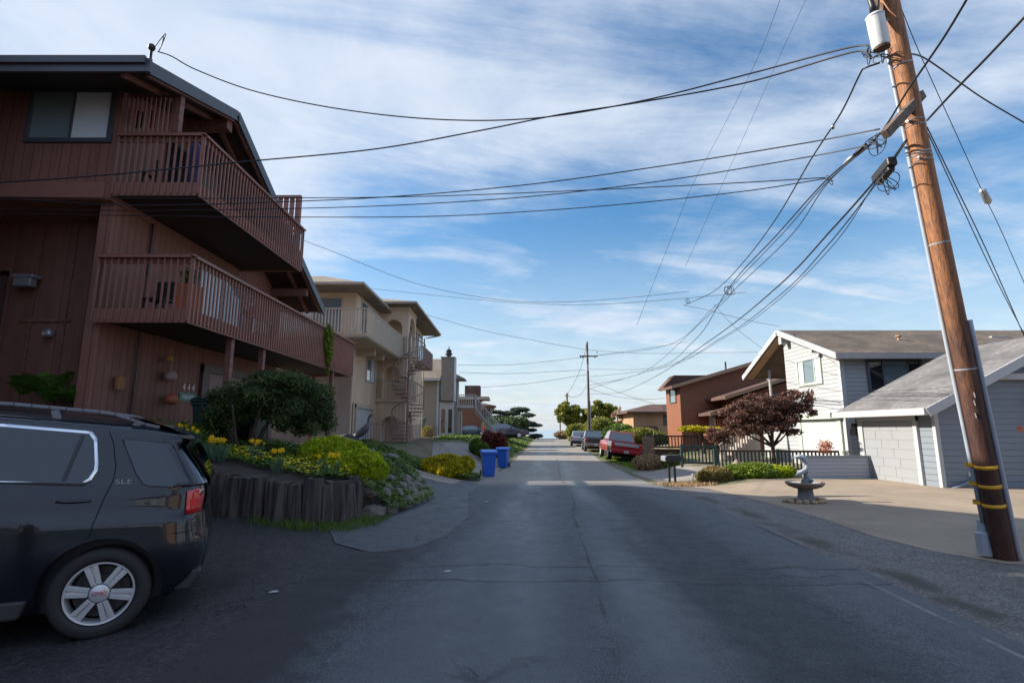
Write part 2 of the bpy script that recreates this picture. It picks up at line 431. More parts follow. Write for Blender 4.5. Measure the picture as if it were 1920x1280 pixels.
def asphalt(name, c, c2, tracks=True, rlo=.38, rhi=.78, agg=180):
    n = NM(name)
    big = n.noise(.35, 5, .6, stretch=(1.0, .35, 1)); fine = n.noise(agg*.35, 3, .8); midn = n.noise(3.2, 6, .65)
    base = n.mix(n.ramp(big, .32, .68), c, c2)
    base = n.mix(n.ramp(midn, .35, .8, 0, .45), base, dk(c2, 1.35))
    base = n.mix(n.ramp(fine, .50, .62, 0, .85), base, dk(c2, 2.3))
    base = n.mix(n.ramp(fine, .34, .47, .8, 0), base, dk(c, .3)); base = n.mix(n.ramp(n.noise(9, 5, .7), .5, .68, 0, .35), base, dk(c, .45))
    vo = n.n('ShaderNodeTexVoronoi', feature='DISTANCE_TO_EDGE'); vo.inputs['Scale'].default_value = .42
    wv = n.n('ShaderNodeVectorMath', operation='ADD'); nz = n.n('ShaderNodeTexNoise'); nz.inputs['Scale'].default_value = 1.6; nz.inputs['Detail'].default_value = 5
    n.l(n.tc.outputs['Object'], nz.inputs['Vector']); sc = n.n('ShaderNodeVectorMath', operation='SCALE'); sc.inputs['Scale'].default_value = 1.2
    n.l(nz.outputs['Color'], sc.inputs[0]); n.l(n.tc.outputs['Object'], wv.inputs[0]); n.l(sc.outputs[0], wv.inputs[1]); n.l(wv.outputs[0], vo.inputs['Vector'])
    crack = n.math('MULTIPLY', n.ramp(vo.outputs['Distance'], .004, .016, 1, 0), n.ramp(n.noise(.5, 3), .48, .62))
    if tracks:
        x = n.xyz(); u = n.math('SUBTRACT', x[0], n.math('MULTIPLY', x[1], .072)); nn_ = n.noise(.7, 5, .6, stretch=(1, .15, 1)); u = n.math('ADD', u, n.math('MULTIPLY', n.math('SUBTRACT', nn_, .5), .9))
        worn = n.math('ADD', n.ramp(n.math('ABSOLUTE', n.math('SUBTRACT', u, -.55)), .35, 1.0, .75, 0), n.ramp(n.math('ABSOLUTE', n.math('SUBTRACT', u, .75)), .08, .35, .6, 0))
        worn = n.math('ADD', worn, n.ramp(u, 2.3, 3.4, 0, .6), clamp=True)
        base = n.mix(worn, base, dk(c2, 1.45)); dark = n.ramp(n.math('ABSOLUTE', n.math('SUBTRACT', u, 1.75)), .3, .95, .6, 0); base = n.mix(n.math('MULTIPLY', dark, 1.3, clamp=True), base, dk(c, .45)) if False else n.mix(dark, base, dk(c, .42))
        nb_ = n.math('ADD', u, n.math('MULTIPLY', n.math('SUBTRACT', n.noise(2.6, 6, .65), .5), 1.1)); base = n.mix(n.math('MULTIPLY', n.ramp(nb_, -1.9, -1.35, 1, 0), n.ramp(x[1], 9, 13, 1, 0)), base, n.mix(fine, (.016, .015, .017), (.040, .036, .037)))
        base = n.mix(n.ramp(x[1], 16.0, 20, 0, .8), base, (.27, .240, .200))  # far road painted paler to carry its sunlit bands
        yn = n.math('ADD', x[1], n.math('MULTIPLY', n.math('SUBTRACT', n.noise(1.3, 5), .5), .5)); yn = n.math('ADD', yn, n.math('MULTIPLY', x[0], .03))
        for yy, ww, st in ((6.35, .018, .85), (5.75, .022, .8), (3.1, .012, .6), (11.5, .02, .6)):
            ln_ = n.ramp(n.math('ABSOLUTE', n.math('SUBTRACT', yn, yy)), ww*.5, ww*1.6, st, 0); base = n.mix(ln_, base, dk(c, .25))
        el_ = n.math('MULTIPLY', n.math('MULTIPLY', n.ramp(n.math('ABSOLUTE', n.math('SUBTRACT', n.math('SUBTRACT', x[0], n.math('MULTIPLY', x[1], .072)), 3.24)), .012, .03, .8, 0), n.ramp(x[1], 5.0, 6.2, 1, 0)), n.ramp(n.noise(3, 5, .7), .38, .5)); base = n.mix(el_, base, (.24, .235, .22))
        sl_ = n.ramp(n.math('ABSOLUTE', n.math('SUBTRACT', u, .42)), .008, .03, .6, 0); base = n.mix(n.math('MULTIPLY', sl_, n.ramp(n.noise(.9, 2), .4, .55)), base, dk(c, .25))
    else:
        st_ = n.ramp(n.noise(.55, 5, .6, dist=.6), .56, .70); base = n.mix(n.math('MULTIPLY', st_, .6), base, dk(c, .35))
        x = n.xyz(); u = n.math('SUBTRACT', x[0], n.math('MULTIPLY', x[1], .072)); u = n.math('ADD', u, n.math('MULTIPLY', n.math('SUBTRACT', n.noise(1.1, 5), .5), .5))
        moss = n.math('MULTIPLY', n.ramp(n.math('ABSOLUTE', n.math('SUBTRACT', u, 3.72)), .06, .28, .85, 0), n.ramp(n.noise(1.6, 5), .42, .6)); base = n.mix(moss, base, (.030, .026, .012))
    base = n.mix(n.math('MULTIPLY', crack, .5), base, dk(c, .3)); n.col(base)
    if tracks:
        x = n.xyz(); u = n.math('SUBTRACT', x[0], n.math('MULTIPLY', x[1], .072))
        tr = n.math('ADD', n.ramp(n.math('ABSOLUTE', n.math('SUBTRACT', u, -.55)), .25, .85, 1, 0), n.ramp(n.math('ABSOLUTE', n.math('SUBTRACT', u, .95)), .2, .6, 1, 0))
        tr = n.math('MULTIPLY', tr, n.ramp(n.noise(.8, 4, stretch=(1, .2, 1)), .3, .6))
        n.set(n.b.inputs['Roughness'], n.math('SUBTRACT', n.ramp(midn, .3, .7, rhi, rhi-.12), n.math('MULTIPLY', tr, (rhi-rlo)*.6)))
    else: n.set(n.b.inputs['Roughness'], n.ramp(midn, .3, .7, rhi, rhi-.15))
    n.bump(n.math('SUBTRACT', n.math('ADD', n.math('MULTIPLY', fine, .9), n.math('MULTIPLY', midn, .6)), crack), .9, .014)
    return n
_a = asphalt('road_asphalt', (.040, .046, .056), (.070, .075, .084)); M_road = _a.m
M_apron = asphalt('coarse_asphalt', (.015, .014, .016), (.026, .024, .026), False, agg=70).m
M_patch = asphalt('smooth_asphalt', (.035, .040, .049), (.058, .064, .074), False, rhi=.62, agg=200).m
M_shoulder = asphalt('worn_asphalt', (.082, .074, .070), (.125, .112, .105), False, agg=120).m
def concrete(name, c):
    n = NM(name); b = n.mix(n.ramp(n.noise(.6, 6, .6), .3, .7), dk(c, .82), dk(c, 1.12)); b = n.mix(n.ramp(n.noise(38, 3, .8), .5, .72, 0, .55), b, dk(c, .5)); b = n.mix(n.ramp(n.noise(1.7, 6, .7, dist=.8), .55, .72, 0, .5), b, dk(c, .6))
    x = n.xyz(); j = n.math('FRACT', n.math('DIVIDE', n.math('ADD', x[0], 50.), 2.6)); 
    b = n.mix(n.ramp(n.math('ABSOLUTE', n.math('SUBTRACT', j, .5)), .494, .4985, 0, .6), b, dk(c, .4))
    n.col(b); n.bump(n.noise(70, 3), .25, .006); n.p(Roughness=.85); return n.m
M_conc = concrete('tan_concrete', (.275, .215, .155)); M_concgrey = concrete('grey_concrete', (.24, .215, .19))
n = NM('rough_ground'); a_ = n.noise(.5, 6, .6); b_ = n.noise(22, 4)
n.col(n.mix(n.ramp(a_, .42, .6), n.mix(b_, (.13, .10, .07), (.20, .16, .11)), n.mix(b_, (.035, .06, .015), (.09, .12, .03)))); n.p(Roughness=.95); n.bump(b_, .8, .03); M_ground = n.m
n = NM('grass_strip_soil'); n.col(n.mix(n.noise(9, 5), (.05, .08, .015), (.12, .13, .03))); n.p(Roughness=.95); n.bump(n.noise(40, 3), .8, .03); M_grass = n.m
n = NM('sea_water'); n.col(n.mix(n.noise(.004, 4), (.26, .34, .39), (.30, .38, .43))); n.p(Roughness=.28); n.bump(n.noise(.05, 5), .4, .5); M_sea = n.m

g = MB(); nx, ny = len(GX), len(GY)
for y in GY:
    for x in GX: g.v.append((x, y, H(x, y)))
for j in range(ny-1):
    for i in range(nx-1): g.f.append([j*nx+i, j*nx+i+1, (j+1)*nx+i+1, (j+1)*nx+i]); g.m.append(0)
structure(g.build('ground', M_ground, smooth=True, fix=False))
g = MB(); g.add([(-30000, 150, -17), (30000, 150, -17), (30000, 30000, -17), (-30000, 30000, -17)], [(0, 1, 2, 3)]); structure(g.build('sea', M_sea, fix=False))

def drape(name, poly, dz, mat, zf=H, skirt=0., parent=None, step=None, noisez=0., smooth=True):
    bm = bmesh.new(); vs = [bm.verts.new((x, y, 0)) for x, y in poly]; bm.faces.new(vs)
    xs = [p[0] for p in poly]; ys = [p[1] for p in poly]
    if step:
        gx = [min(xs)+i*step for i in range(int((max(xs)-min(xs))/step)+1)]; gy = [min(ys)+i*step for i in range(int((max(ys)-min(ys))/step)+1)]
    else: gx, gy = GX, GY
    for cs, ax in ((gx, 0), (gy, 1)):
        lo, hi = (min(xs), max(xs)) if ax == 0 else (min(ys), max(ys))
        for c in cs:
            if lo+1e-3 < c < hi-1e-3:
                co = (c, 0, 0) if ax == 0 else (0, c, 0); no = (1, 0, 0) if ax == 0 else (0, 1, 0)
                bmesh.ops.bisect_plane(bm, geom=bm.verts[:]+bm.edges[:]+bm.faces[:], plane_co=co, plane_no=no, dist=1e-5)
    for v in bm.verts:
        z = zf(v.co.x, v.co.y)+dz
        if noisez: z += noise.noise(Vector((v.co.x*1.7, v.co.y*1.7, 0)))*noisez
        v.co.z = z
    if skirt:
        r = bmesh.ops.extrude_edge_only(bm, edges=[e for e in bm.edges if len(e.link_faces) == 1])
        for v in [q for q in r['geom'] if isinstance(q, bmesh.types.BMVert)]: v.co.z -= skirt
    bmesh.ops.recalc_face_normals(bm, faces=bm.faces)
    if sum(f.normal.z for f in bm.faces) < 0: bmesh.ops.reverse_faces(bm, faces=bm.faces)
    me = bpy.data.meshes.new(name); bm.to_mesh(me); bm.free(); me.materials.append(mat)
    if smooth:
        for p in me.polygons: p.use_smooth = True
    o = bpy.data.objects.new(name, me); COL.objects.link(o)
    return o
rg = random.Random(5)
ys_ = [-8, -4, 0, 2, 4, 6, 8, 10, 12, 14, 16, 18, 20, 22, 24, 26, 30, 34, 38, 42, 48, 54, 60, 70, 80, 90, 100, 112]
poly = [(RR(y)+rg.uniform(-.07, .07), y) for y in ys_]+[(RL(y)+rg.uniform(-.1, .1), y) for y in ys_[::-1]]
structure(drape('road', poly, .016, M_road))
# parking apron under the dark car
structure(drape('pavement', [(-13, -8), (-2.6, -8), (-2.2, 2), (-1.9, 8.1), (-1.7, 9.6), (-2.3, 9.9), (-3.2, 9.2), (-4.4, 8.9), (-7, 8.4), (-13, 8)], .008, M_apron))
for k_, (x_, y_) in enumerate(((-.62, 12.3), (-2.35, 5.4), (-.75, 6.1))):
    m_ = MB(); m_.prism([(0, 0), (.07, .01), (.08, .05), (.03, .06)], lambda u, v: (x_+u, y_+v, H(x_, y_)+.018), lambda u, v: (x_+u, y_+v, H(x_, y_)+.026)); tag(m_.build('litter', MATS['white_paint']), ('white scrap lying by the left edge of the road beyond the log wall', 'white scrap on the asphalt beside the dark car', 'tiny pale scrap in the middle of the left lane')[k_], 'litter')
# asphalt driveway that climbs to the brown house
_d = [at(*q, z=0) for q in ((628, 1020), (700, 1036), (775, 1030), (835, 1004), (878, 966))]
structure(drape('driveway', [(q.x, q.y) for q in _d]+[(-1.15, 14.2), (-1.05, 17.2), (-1.3, 19.3), (-2.2, 19.6), (-3.3, 20.1), (-5, 20.8), (-8.6, 22), (-8.6, 14), (-5.2, 16), (-3.2, 16.2), (-2.45, 14.6), (-2.4, 12.4), (-2.75, 10.2), (-2.62, 8.9), (-2.75, 8.3)], .020, M_patch))
# asphalt shoulder and concrete forecourt on the right
line = [at(1240, 905, z=-.25), at(1330, 916, z=-.15), at(1430, 938, z=-.05), at(1540, 968, z=0), at(1640, 1004, z=0), at(1750, 1032, z=0), at(1890, 1056, z=0)]
line = [(p.x, p.y) for p in line]
structure(drape('shoulder', [(RR(y), y) for y in (-8, 0, 4, 6, 8, 10, 12, 14, 16, 18.2)]+line+[(9, 6.0), (14, 3), (14, -8)], .008, M_shoulder))
structure(drape('forecourt', line+[(9, 6.05), (14, 3.05), (24, 3.0), (24, 18.6), (12.5, 18.6), (9.6, 17.4), (8.5, 16.6), (6.2, 16.6), (5.3, 17.2)], .012, M_conc))
structure(drape('driveway', [(5.25, 19.3), (6.4, 18.9), (8.2, 19.2), (13, 19.0), (13, 22.3), (8, 23.2), (7.8, 25.5), (6.3, 25.2), (5.4, 24.6)], .012, M_concgrey))
structure(drape('grass_verge', [(6.15, 26.5), (8.0, 26.5), (10.0, 34), (9.6, 44), (11.5, 60), (10.2, 60), (6.9, 44), (6.05, 34)], .006, M_grass))
structure(drape('path', [(-3.2, 20.6), (-1.2, 20.3), (-.75, 23.5), (-.5, 29), (-.1, 34), (-2.3, 34), (-4.2, 29)], .006, M_concgrey))
# ------------------------------------------------------------------ building helpers
def railing(mb, p, q, z0, z1, pitch=.13, w=.04, top=(.12, .05), band=.17, out=(0, 0)):
    """picket railing from p to q (xy), pickets hung outside a deck band"""
    p, q = Vector((*p, 0)), Vector((*q, 0)); L = (q-p).length; d = (q-p)/L; n = max(1, int(round(L/pitch)))
    for i in range(n+1):
        c = p+d*L*i/n; a = Vector((c.x, c.y, z0)); mb.bar(a, (c.x, c.y, z1-.03), w, w, up=(d.x, d.y, 0))
    if top: mb.bar((p.x, p.y, z1), (q.x, q.y, z1), top[0], top[1])
def window_part(house, x0, x1, y0, y1, z0, z1, axis, side, frame_mat, pane_mats, div=(.5,), fw=.07, depth=.06, sill=False, panes='pane'):
    """a framed window on a wall; axis 'x': runs along x on a wall facing side*y; axis 'y': runs along y facing side*x"""
    f = MB(); u0, u1 = (x0, x1) if axis == 'x' else (y0, y1); w = y0 if axis == 'x' else x0
    def bx(mb, a, b, c, d, e, g):
        if axis == 'x': mb.box(a, b, w+side*e, w+side*g, c, d)
        else: mb.box(w+side*e, w+side*g, a, b, c, d)
    bx(f, u0-fw, u1+fw, z1, z1+fw, 0, depth); bx(f, u0-fw, u1+fw, z0-fw, z0, 0, depth+(.03 if sill else 0))
    bx(f, u0-fw, u0, z0, z1, 0, depth); bx(f, u1, u1+fw, z0, z1, 0, depth)
    cuts = [0]+list(div)+[1]
    for d_ in div:
        c = u0+(u1-u0)*d_; bx(f, c-.025, c+.025, z0, z1, 0, depth-.012)
    fo = f.build('window', frame_mat, house, bevel=.006)
    for i in range(len(cuts)-1):
        a = u0+(u1-u0)*cuts[i]+(.025 if i else 0); b = u0+(u1-u0)*cuts[i+1]-(.025 if i < len(cuts)-2 else 0)
        g_ = MB(); bx(g_, a, b, z0, z1, -.02, .018); o = g_.build('pane', pane_mats[i % len(pane_mats)], house)
        o.parent = fo; o.location = (0, 0, 0)
    return fo
def door_part(house, mb_fn, name, mat, **k): pass

# ------------------------------------------------------------------ brown house
bh = thing('brown_house', 'three storey reddish brown wooden house with two long slatted balconies, nearest on the left', 'house', (-12, 14, 1))
def roofz(y):      # underside line of the roof
    return lerp_knots([(9.4, 8.60), (12.6, 9.60), (19.6, 5.95)], y)
m = MB(); m.px([(10.6, 6.45), (10.6, roofz(10.6)), (12.6, roofz(12.6)), (19.1, roofz(19.1)), (19.1, .6), (12.0, .6), (12.0, 6.45)], -8.6, -24)
m.build('wall', M_t111, bh)
m = MB(); m.box(-8.93, -8.63, 10.78, 11.98, .4, 6.45); m.build('pier', M_t111, bh, bevel=.01)
m = MB(); m.box(-24, -8.97, 11.94, 11.995, .5, 6.44); m.build('recessed_wall', M_t111d, bh)
m = MB(); m.box(-24, -8.72, 10.555, 10.598, 6.42, 6.78); m.box(-24, -8.6, 10.6, 12.0, 6.40, 6.449); m.build('belly_band', M_brrail, bh)
# roof slabs
m = MB(); t = .17
for x0, x1 in ((-24.5, -7.2),):
    m.px([(9.4, 8.60), (9.4, 8.60+t), (12.6, 9.60+t+.02), (12.6, 9.60)], x0, x1)
    m.px([(12.6, 9.60), (12.6, 9.62+t), (19.6, 5.95+t+.02), (19.6, 5.95)], x0, x1)
rf = m.build('roof', M_roofdark, bh)
m = MB(); m.bar((-7.17, 9.36, 8.60), (-7.17, 12.62, 9.63), .05, .26); m.bar((-7.17, 12.59, 9.655), (-7.17, 19.66, 5.95), .05, .26)
m.box(-24.5, -7.14, 9.34, 9.395, 8.50, 8.79); m.build('fascia', M_bluetrim, bh).parent = rf; COL.objects[-1]
m = MB(); m.box(-24.5, -7.22, 9.28, 9.335, 8.66, 8.81); o = m.build('gutter', M_bluetrim, bh)
m = MB()
for (a, b) in (((9.45, 8.58), (12.55, 9.56)), ((12.65, 9.58), (19.5, 5.98))):
    m.bar((-7.24-.02, a[0], a[1]-.02), (-7.26, b[0], b[1]-.02), .07, .2)
    m.bar((-7.75, a[0], a[1]-.05), (-7.75, b[0], b[1]-.05), .09, .16)
m.box(-8.6, -7.32, 12.42, 12.66, 9.18, 9.48)
m.box(-8.6, -7.32, 18.2, 18.36, 6.25, 6.5)
m.build('roof_beam', M_brtrim, bh)
m = MB(); m.box(-8.6, -7.3, 12.6, 12.62, 9.48, 9.6)
m.px([(9.5, 8.58), (9.5, 8.605), (12.58, 9.58), (12.58, 9.55)], -8.6, -7.26); m.px([(12.62, 9.57), (12.62, 9.6), (19.5, 5.99), (19.5, 5.96)], -8.6, -7.26)
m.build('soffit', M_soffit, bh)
# windows
window_part(bh, -10.53, -8.82, 10.6, 0, 7.80, 8.90, 'x', -1, M_bluetrim, [glass('reflecting_pane', (.20, .27, .30)), plain('bright_blind', (.75, .84, .90), .3, var=.04, coat=.6)], div=(.52,), fw=.10, depth=.06)
window_part(bh, -8.6, 0, 13.95, 16.3, 4.55, 6.15, 'y', 1, M_bluetrim, [M_curtain, M_glass], div=(.5,), fw=.09)
window_part(bh, -8.6, 0, 12.2, 15.6, 6.75, 8.70, 'y', 1, M_bluetrim, [M_glassd, M_glass, M_glassd], div=(.33, .66), fw=.08)
window_part(bh, -8.6, 0, 17.0, 18.4, 4.2, 5.2, 'y', 1, M_bluetrim, [M_glassd], div=(), fw=.07)
# garage door and a door at the far left
m = MB(); m.box(-8.598, -8.555, 14.75, 18.6, .7, 3.12)
gd = m.build('garage_door', plain('mauve_garage_door', (.26, .17, .16), .6, var=.1), bh)
m = MB(); m.box(-8.597, -8.50, 14.45, 14.745, .7, 3.3); m.box(-8.597, -8.50, 18.605, 18.85, .7, 3.3); m.box(-8.597, -8.49, 14.45, 18.85, 3.125, 3.36); m.build('door_frame', M_fascia, bh)
m = MB()
for k in range(4):
    for j in range(4):
        m.box(-8.553, -8.545, 14.85+j*.94, 15.65+j*.94, .85+k*.57, 1.3+k*.57)
m.build('panel', MATS['mauve_garage_door'], bh).parent = gd
COL.objects[-1].location = (0, 0, 0)
m = MB(); m.box(-13.2, -11.95, 11.93, 11.90, .8, 5.1); m.build('door', plain('olive_door', (.10, .085, .05), .6), bh)
m = MB(); m.box(-11.95, -11.82, 11.86, 11.935, .8, 5.2); m.box(-13.4, -11.82, 11.86, 11.935, 5.1, 5.22); m.build('door_frame', M_fascia, bh)
# wall trim strips
m = MB(); m.box(-11.4, -10.2, 11.90, 11.935, 4.0, 4.05)
for x in (-11.15, -10.35, -9.6): m.box(x, x+.04, 11.905, 11.935, .9, 6.3)
m.build('wall_batten', M_brtrim, bh)
# balconies
def balcony(xo, xi, y0, y1, z0, zt, name, xn, label=None):
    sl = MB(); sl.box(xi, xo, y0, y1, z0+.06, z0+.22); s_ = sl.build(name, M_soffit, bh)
    if label: s_['label'] = label
    b = MB(); b.box(xn, xo+.02, y0-.04, y0-.005, z0, z0+.30); b.box(xo+.002, xo+.04, y0-.04, y1+.04, z0, z0+.30); b.box(xi, xo, y1+.002, y1+.04, z0, z0+.30)
    o = b.build('band', M_brrail, bh); o.parent = s_; o.location = (0, 0, 0)
    r = MB()
    railing(r, (xn+.03, y0-.062), (xo+.03, y0-.062), z0+.03, zt, .14, .034); railing(r, (xo+.062, y0-.03), (xo+.062, y1+.03), z0+.03, zt, .14, .034); railing(r, (xo, y1+.062), (xi+.1, y1+.062), z0+.03, zt)
    o = r.build('balcony_railing', M_brrail, bh); o.parent = s_; o.location = (0, 0, 0)
    r = MB(); r.box(xn, xo+.1, y0-.12, y0+.03, zt+.005, zt+.045); r.box(xo-.04, xo+.11, y0+.032, y1+.1, zt+.005, zt+.045); r.box(xn, xo+.05, y0-.035, y0-.005, zt-.14, zt-.01); r.box(xo+.005, xo+.04, y0+.03, y1, zt-.14, zt-.01)
    o = r.build('handrail', M_brtrim, bh); o.parent = s_; o.location = (0, 0, 0)
    return s_
balcony(-6.74, -8.6, 10.60, 16.05, 6.47, 7.84, 'balcony', -8.55, 'upper balcony')
balcony(-6.74, -8.6, 10.66, 21.9, 3.72, 5.12, 'balcony', -8.68, 'lower balcony, twice as long')
for x, y in ((-6.86, 12.65), (-6.86, 14.3), (-6.86, 19.95), (-8.2, 21.7)):
    m = MB(); m.box(x-.07, x+.07, y-.07, y+.07, H(x, y)-.2, 3.78); m.build('post', M_brtrim, bh, bevel=.008)
# slatted privacy screens
m = MB()
for i in range(11): m.box(-8.52+i*.102, -8.52+i*.102+.035, 10.60, 10.635, 7.9, 8.84)
m.box(-8.56, -7.4, 10.605, 10.64, 7.86, 7.95); m.box(-8.56, -7.4, 10.642, 10.66, 8.80, 8.89)
m.build('slatted_screen', M_brrail, bh)
m = MB(); m.box(-7.42, -7.29, 10.56, 10.70, 7.9, 8.97); m.build('post', M_brtrim, bh, bevel=.008)
m = MB()
for i in range(9): m.box(-8.5+i*.19, -8.35+i*.19, 16.0, 16.03, 7.0, 8.95)
m.box(-8.55, -6.82, 15.96, 16.0, 8.9, 9.0); m.box(-6.9, -6.8, 15.95, 16.07, 6.6, 9.0); m.build('slatted_screen', M_brrail, bh)
# mast on the roof corner
m = MB(); m.tube([(-7.35, 9.6, 8.5), (-7.35, 9.6, 9.2)], .028); m.ball((-7.35, 9.6, 9.23), .07, .07, .08)
for k in range(2):
    m.tube([Vector((-7.33, 9.58, 9.17+.0*k))+Vector((.03+.12*math.sin(t*math.pi)*(1+.3*k)+.12*t, 0, .32*math.sin(t*math.pi)*(1+.2*k)-.05*t)) for t in [i/8 for i in range(9)]], .008, 5)
m.build('service_mast', M_black, bh, smooth=True)
# wall fittings
m = MB(); m.box(-11.45, -10.95, 11.6, 11.86, 4.98, 5.06); m.box(-11.40, -11.0, 11.62, 11.8, 4.78, 4.98); m.build('wall_lamp', M_steel, bh, bevel=.02)
m = MB(); m.lathe([(.0, 0), (.11, 0), (.11, .12), (.0, .13)], (-10.62, 11.93, 3.72), (0, -1, 0), 16); m.build('meter', M_steel, bh, smooth='auto')
m = MB(); m.tube([(-8.57, 11.9, 3.7), (-8.57, 11.9, 1.8)], .018); m.build('downpipe', M_black, bh)
m = MB(); m.tube([(-8.57, 11.95, 6.4), (-8.57, 11.95, 5.1)], .018); m.build('downpipe', M_black, bh)
M_num = plain('white_numerals', (.75, .75, .75), .5, var=0); M_gsign = plain('street_green_sign', (.01, .16, .12), .4, var=.05)
nb = MB(); nb.box(-8.597, -8.575, 13.62, 14.34, 2.28, 2.50); gs = nb.build('street_sign', M_gsign, bh); 
o = text('lettering', 'PARKSIDE', .15, M_num, gs, (0, 0, 0), (R_(90), 0, R_(90)), sx=.78); o.location = Vector((-8.572, 13.98, 2.385))-Vector(bh.location)
for i, yy in enumerate((13.80, 14.0, 14.2)):
    o = text('house_number', '4', .25, M_num, bh, (0, 0, 0), (R_(90), 0, R_(90))); o.location = Vector((-8.59, yy, 2.64))-Vector(bh.location)

# ------------------------------------------------------------------ dark car, nearest
A_ = R_(27); T_ = R_(1.5)
O_ = Vector((-3.408, 4.616, -.130))
FW = Vector((-math.cos(A_)*math.cos(T_), -math.sin(A_)*math.cos(T_), math.sin(T_)))
NI = Vector((-math.sin(A_), math.cos(A_), 0)); UP = FW.cross(NI)*-1
if UP.z < 0: UP = -UP
suv = thing('parked_car', 'dark charcoal four door estate car with silver window trim, nearest at left', 'car', tuple(O_))
suv.rotation_euler = Matrix((FW, NI, UP)).transposed().to_euler() if Matrix((FW, NI, UP)).determinant() > 0 else (0, 0, 0)
_LEFT = Matrix((FW, NI, UP)).determinant() < 0     # car frame is mirrored: use y = -inward
if _LEFT: suv.rotation_euler = Matrix((FW, -NI, UP)).transposed().to_euler()
SG = -1 if _LEFT else 1
W_ = 1.84
K_O = [(.2,.12),(.30,.035),(.42,.005),(.62,-.012),(.86,.0),(.93,.004),(1.0,.022),(1.12,.035),(1.22,.055),(1.40,.115),(1.60,.175),(1.70,.215),(1.75,.26),(1.79,.34),(1.825,.46),(1.85,.62),(1.865,.80),(1.87,.92)]
K_R = [(.2,-.42),(.30,-.60),(.40,-.69),(.55,-.715),(.70,-.712),(.80,-.685),(.95,-.66),(1.10,-.665),(1.20,-.65),(1.40,-.55),(1.60,-.44),(1.66,-.47),(1.72,-.46),(1.76,-.36),(1.80,-.28),(1.85,-.1),(1.87,0.0)]
K_F = [(.2,3.4),(.3,3.55),(.5,3.72),(.9,3.72),(1.0,3.62),(1.08,3.35),(1.10,2.75),(1.13,2.55),(1.22,2.42),(1.70,1.62),(1.87,1.3)]
def gwarp(s): return lerp_knots([(-.8,.80),(-.45,.84),(-.2,.865),(.2,.92),(.9,1.0),(1.5,1.02),(2.2,.99),(4,.95)], s)
def zwarp(z, s): return z if z < 1.2 else 1.2+(z-1.2)*gwarp(s)
def zun(z, s): return z if z < 1.2 else 1.2+(z-1.2)/gwarp(s)
def flare(s, z):
    r = 0
    for c in (0., 2.78):
        r = max(r, sm((s-c+.66)/.16)*sm((.62-(s-c))/.2)*sm((.985-z)/.085)*sm((z-.35)/.3))
    return -.05*r
def rearr(z): return .30 if z < 1.2 else .24
def side_o(s, zn):
    o = lerp_knots(K_O, zn)+flare(s, zn); rr = rearr(zn); re = lerp_knots(K_R, zn); fr = lerp_knots(K_F, zn)
    d = s-re
    if d < rr: o += rr*(1-math.sqrt(max(0, 1-((rr-max(d, 0))/rr)**2)))*1.0
    d = fr-s
    if d < .4: o += .4*(1-math.sqrt(max(0, 1-((.4-max(d, 0))/.4)**2)))
    return min(o, .92)
def CP(s, o, z): return (s, SG*o, z)
def car_panel(name, poly, mat, off=.004, parent=None, cell=.05, thick=0.0, sm_=True):
    bm = bmesh.new(); bm.faces.new([bm.verts.new((s, z, 0)) for s, z in poly])
    for ax in (0, 1):
        lo = min(p[ax] for p in poly); hi = max(p[ax] for p in poly); n_ = int((hi-lo)/cell)
        for i in range(1, n_+1):
            c = lo+i*cell
            if c > hi-1e-3: break
            bmesh.ops.bisect_plane(bm, geom=bm.verts[:]+bm.edges[:]+bm.faces[:], plane_co=(c, 0, 0) if ax == 0 else (0, c, 0), plane_no=(1, 0, 0) if ax == 0 else (0, 1, 0), dist=1e-5)
    for v in bm.verts:
        s, z = v.co.x, v.co.y; v.co = CP(s, side_o(s, zun(z, s))-off, z)
    if thick:
        r = bmesh.ops.extrude_edge_only(bm, edges=[e for e in bm.edges if len(e.link_faces) == 1])
        for v in [q for q in r['geom'] if isinstance(q, bmesh.types.BMVert)]: v.co.y += SG*(thick)
    bmesh.ops.recalc_face_normals(bm, faces=bm.faces)
    if sum(f.normal.y*SG*f.calc_area() for f in bm.faces) > 0: bmesh.ops.reverse_faces(bm, faces=bm.faces)
    me = bpy.data.meshes.new(name); bm.to_mesh(me); bm.free(); me.materials.append(mat)
    for p in me.polygons: p.use_smooth = sm_
    o = bpy.data.objects.new(name, me); COL.objects.link(o); o.parent = parent or suv
    return o
n = NM('charcoal_car_paint'); n.col(n.mix(n.noise(600, 1), (.004, .006, .011), (.009, .012, .019))); n.p(Roughness=.35, Metallic=.0); n.b.inputs['Specular IOR Level'].default_value = .3; n.b.inputs['Coat Weight'].default_value = .8; n.b.inputs['Coat Roughness'].default_value = .03; M_car = n.m
M_carglass = glass('tinted_car_glass', (.006, .010, .018), .02, spec=.62)
M_clad = plain('grey_black_plastic', (.03, .032, .035), .55, var=.1)
zl = [.2,.25,.30,.36,.42,.50,.58,.66,.72,.76,.80,.84,.87,.90,.92,.94,.96,.98,1.0,1.04,1.08,1.11,1.14,1.18,1.20,1.22,1.26,1.30,1.35,1.40,1.46,1.52,1.57,1.60,1.63,1.66,1.69,1.72,1.74,1.76,1.78,1.80,1.825,1.85,1.865,1.87]
m = MB(); rings = []
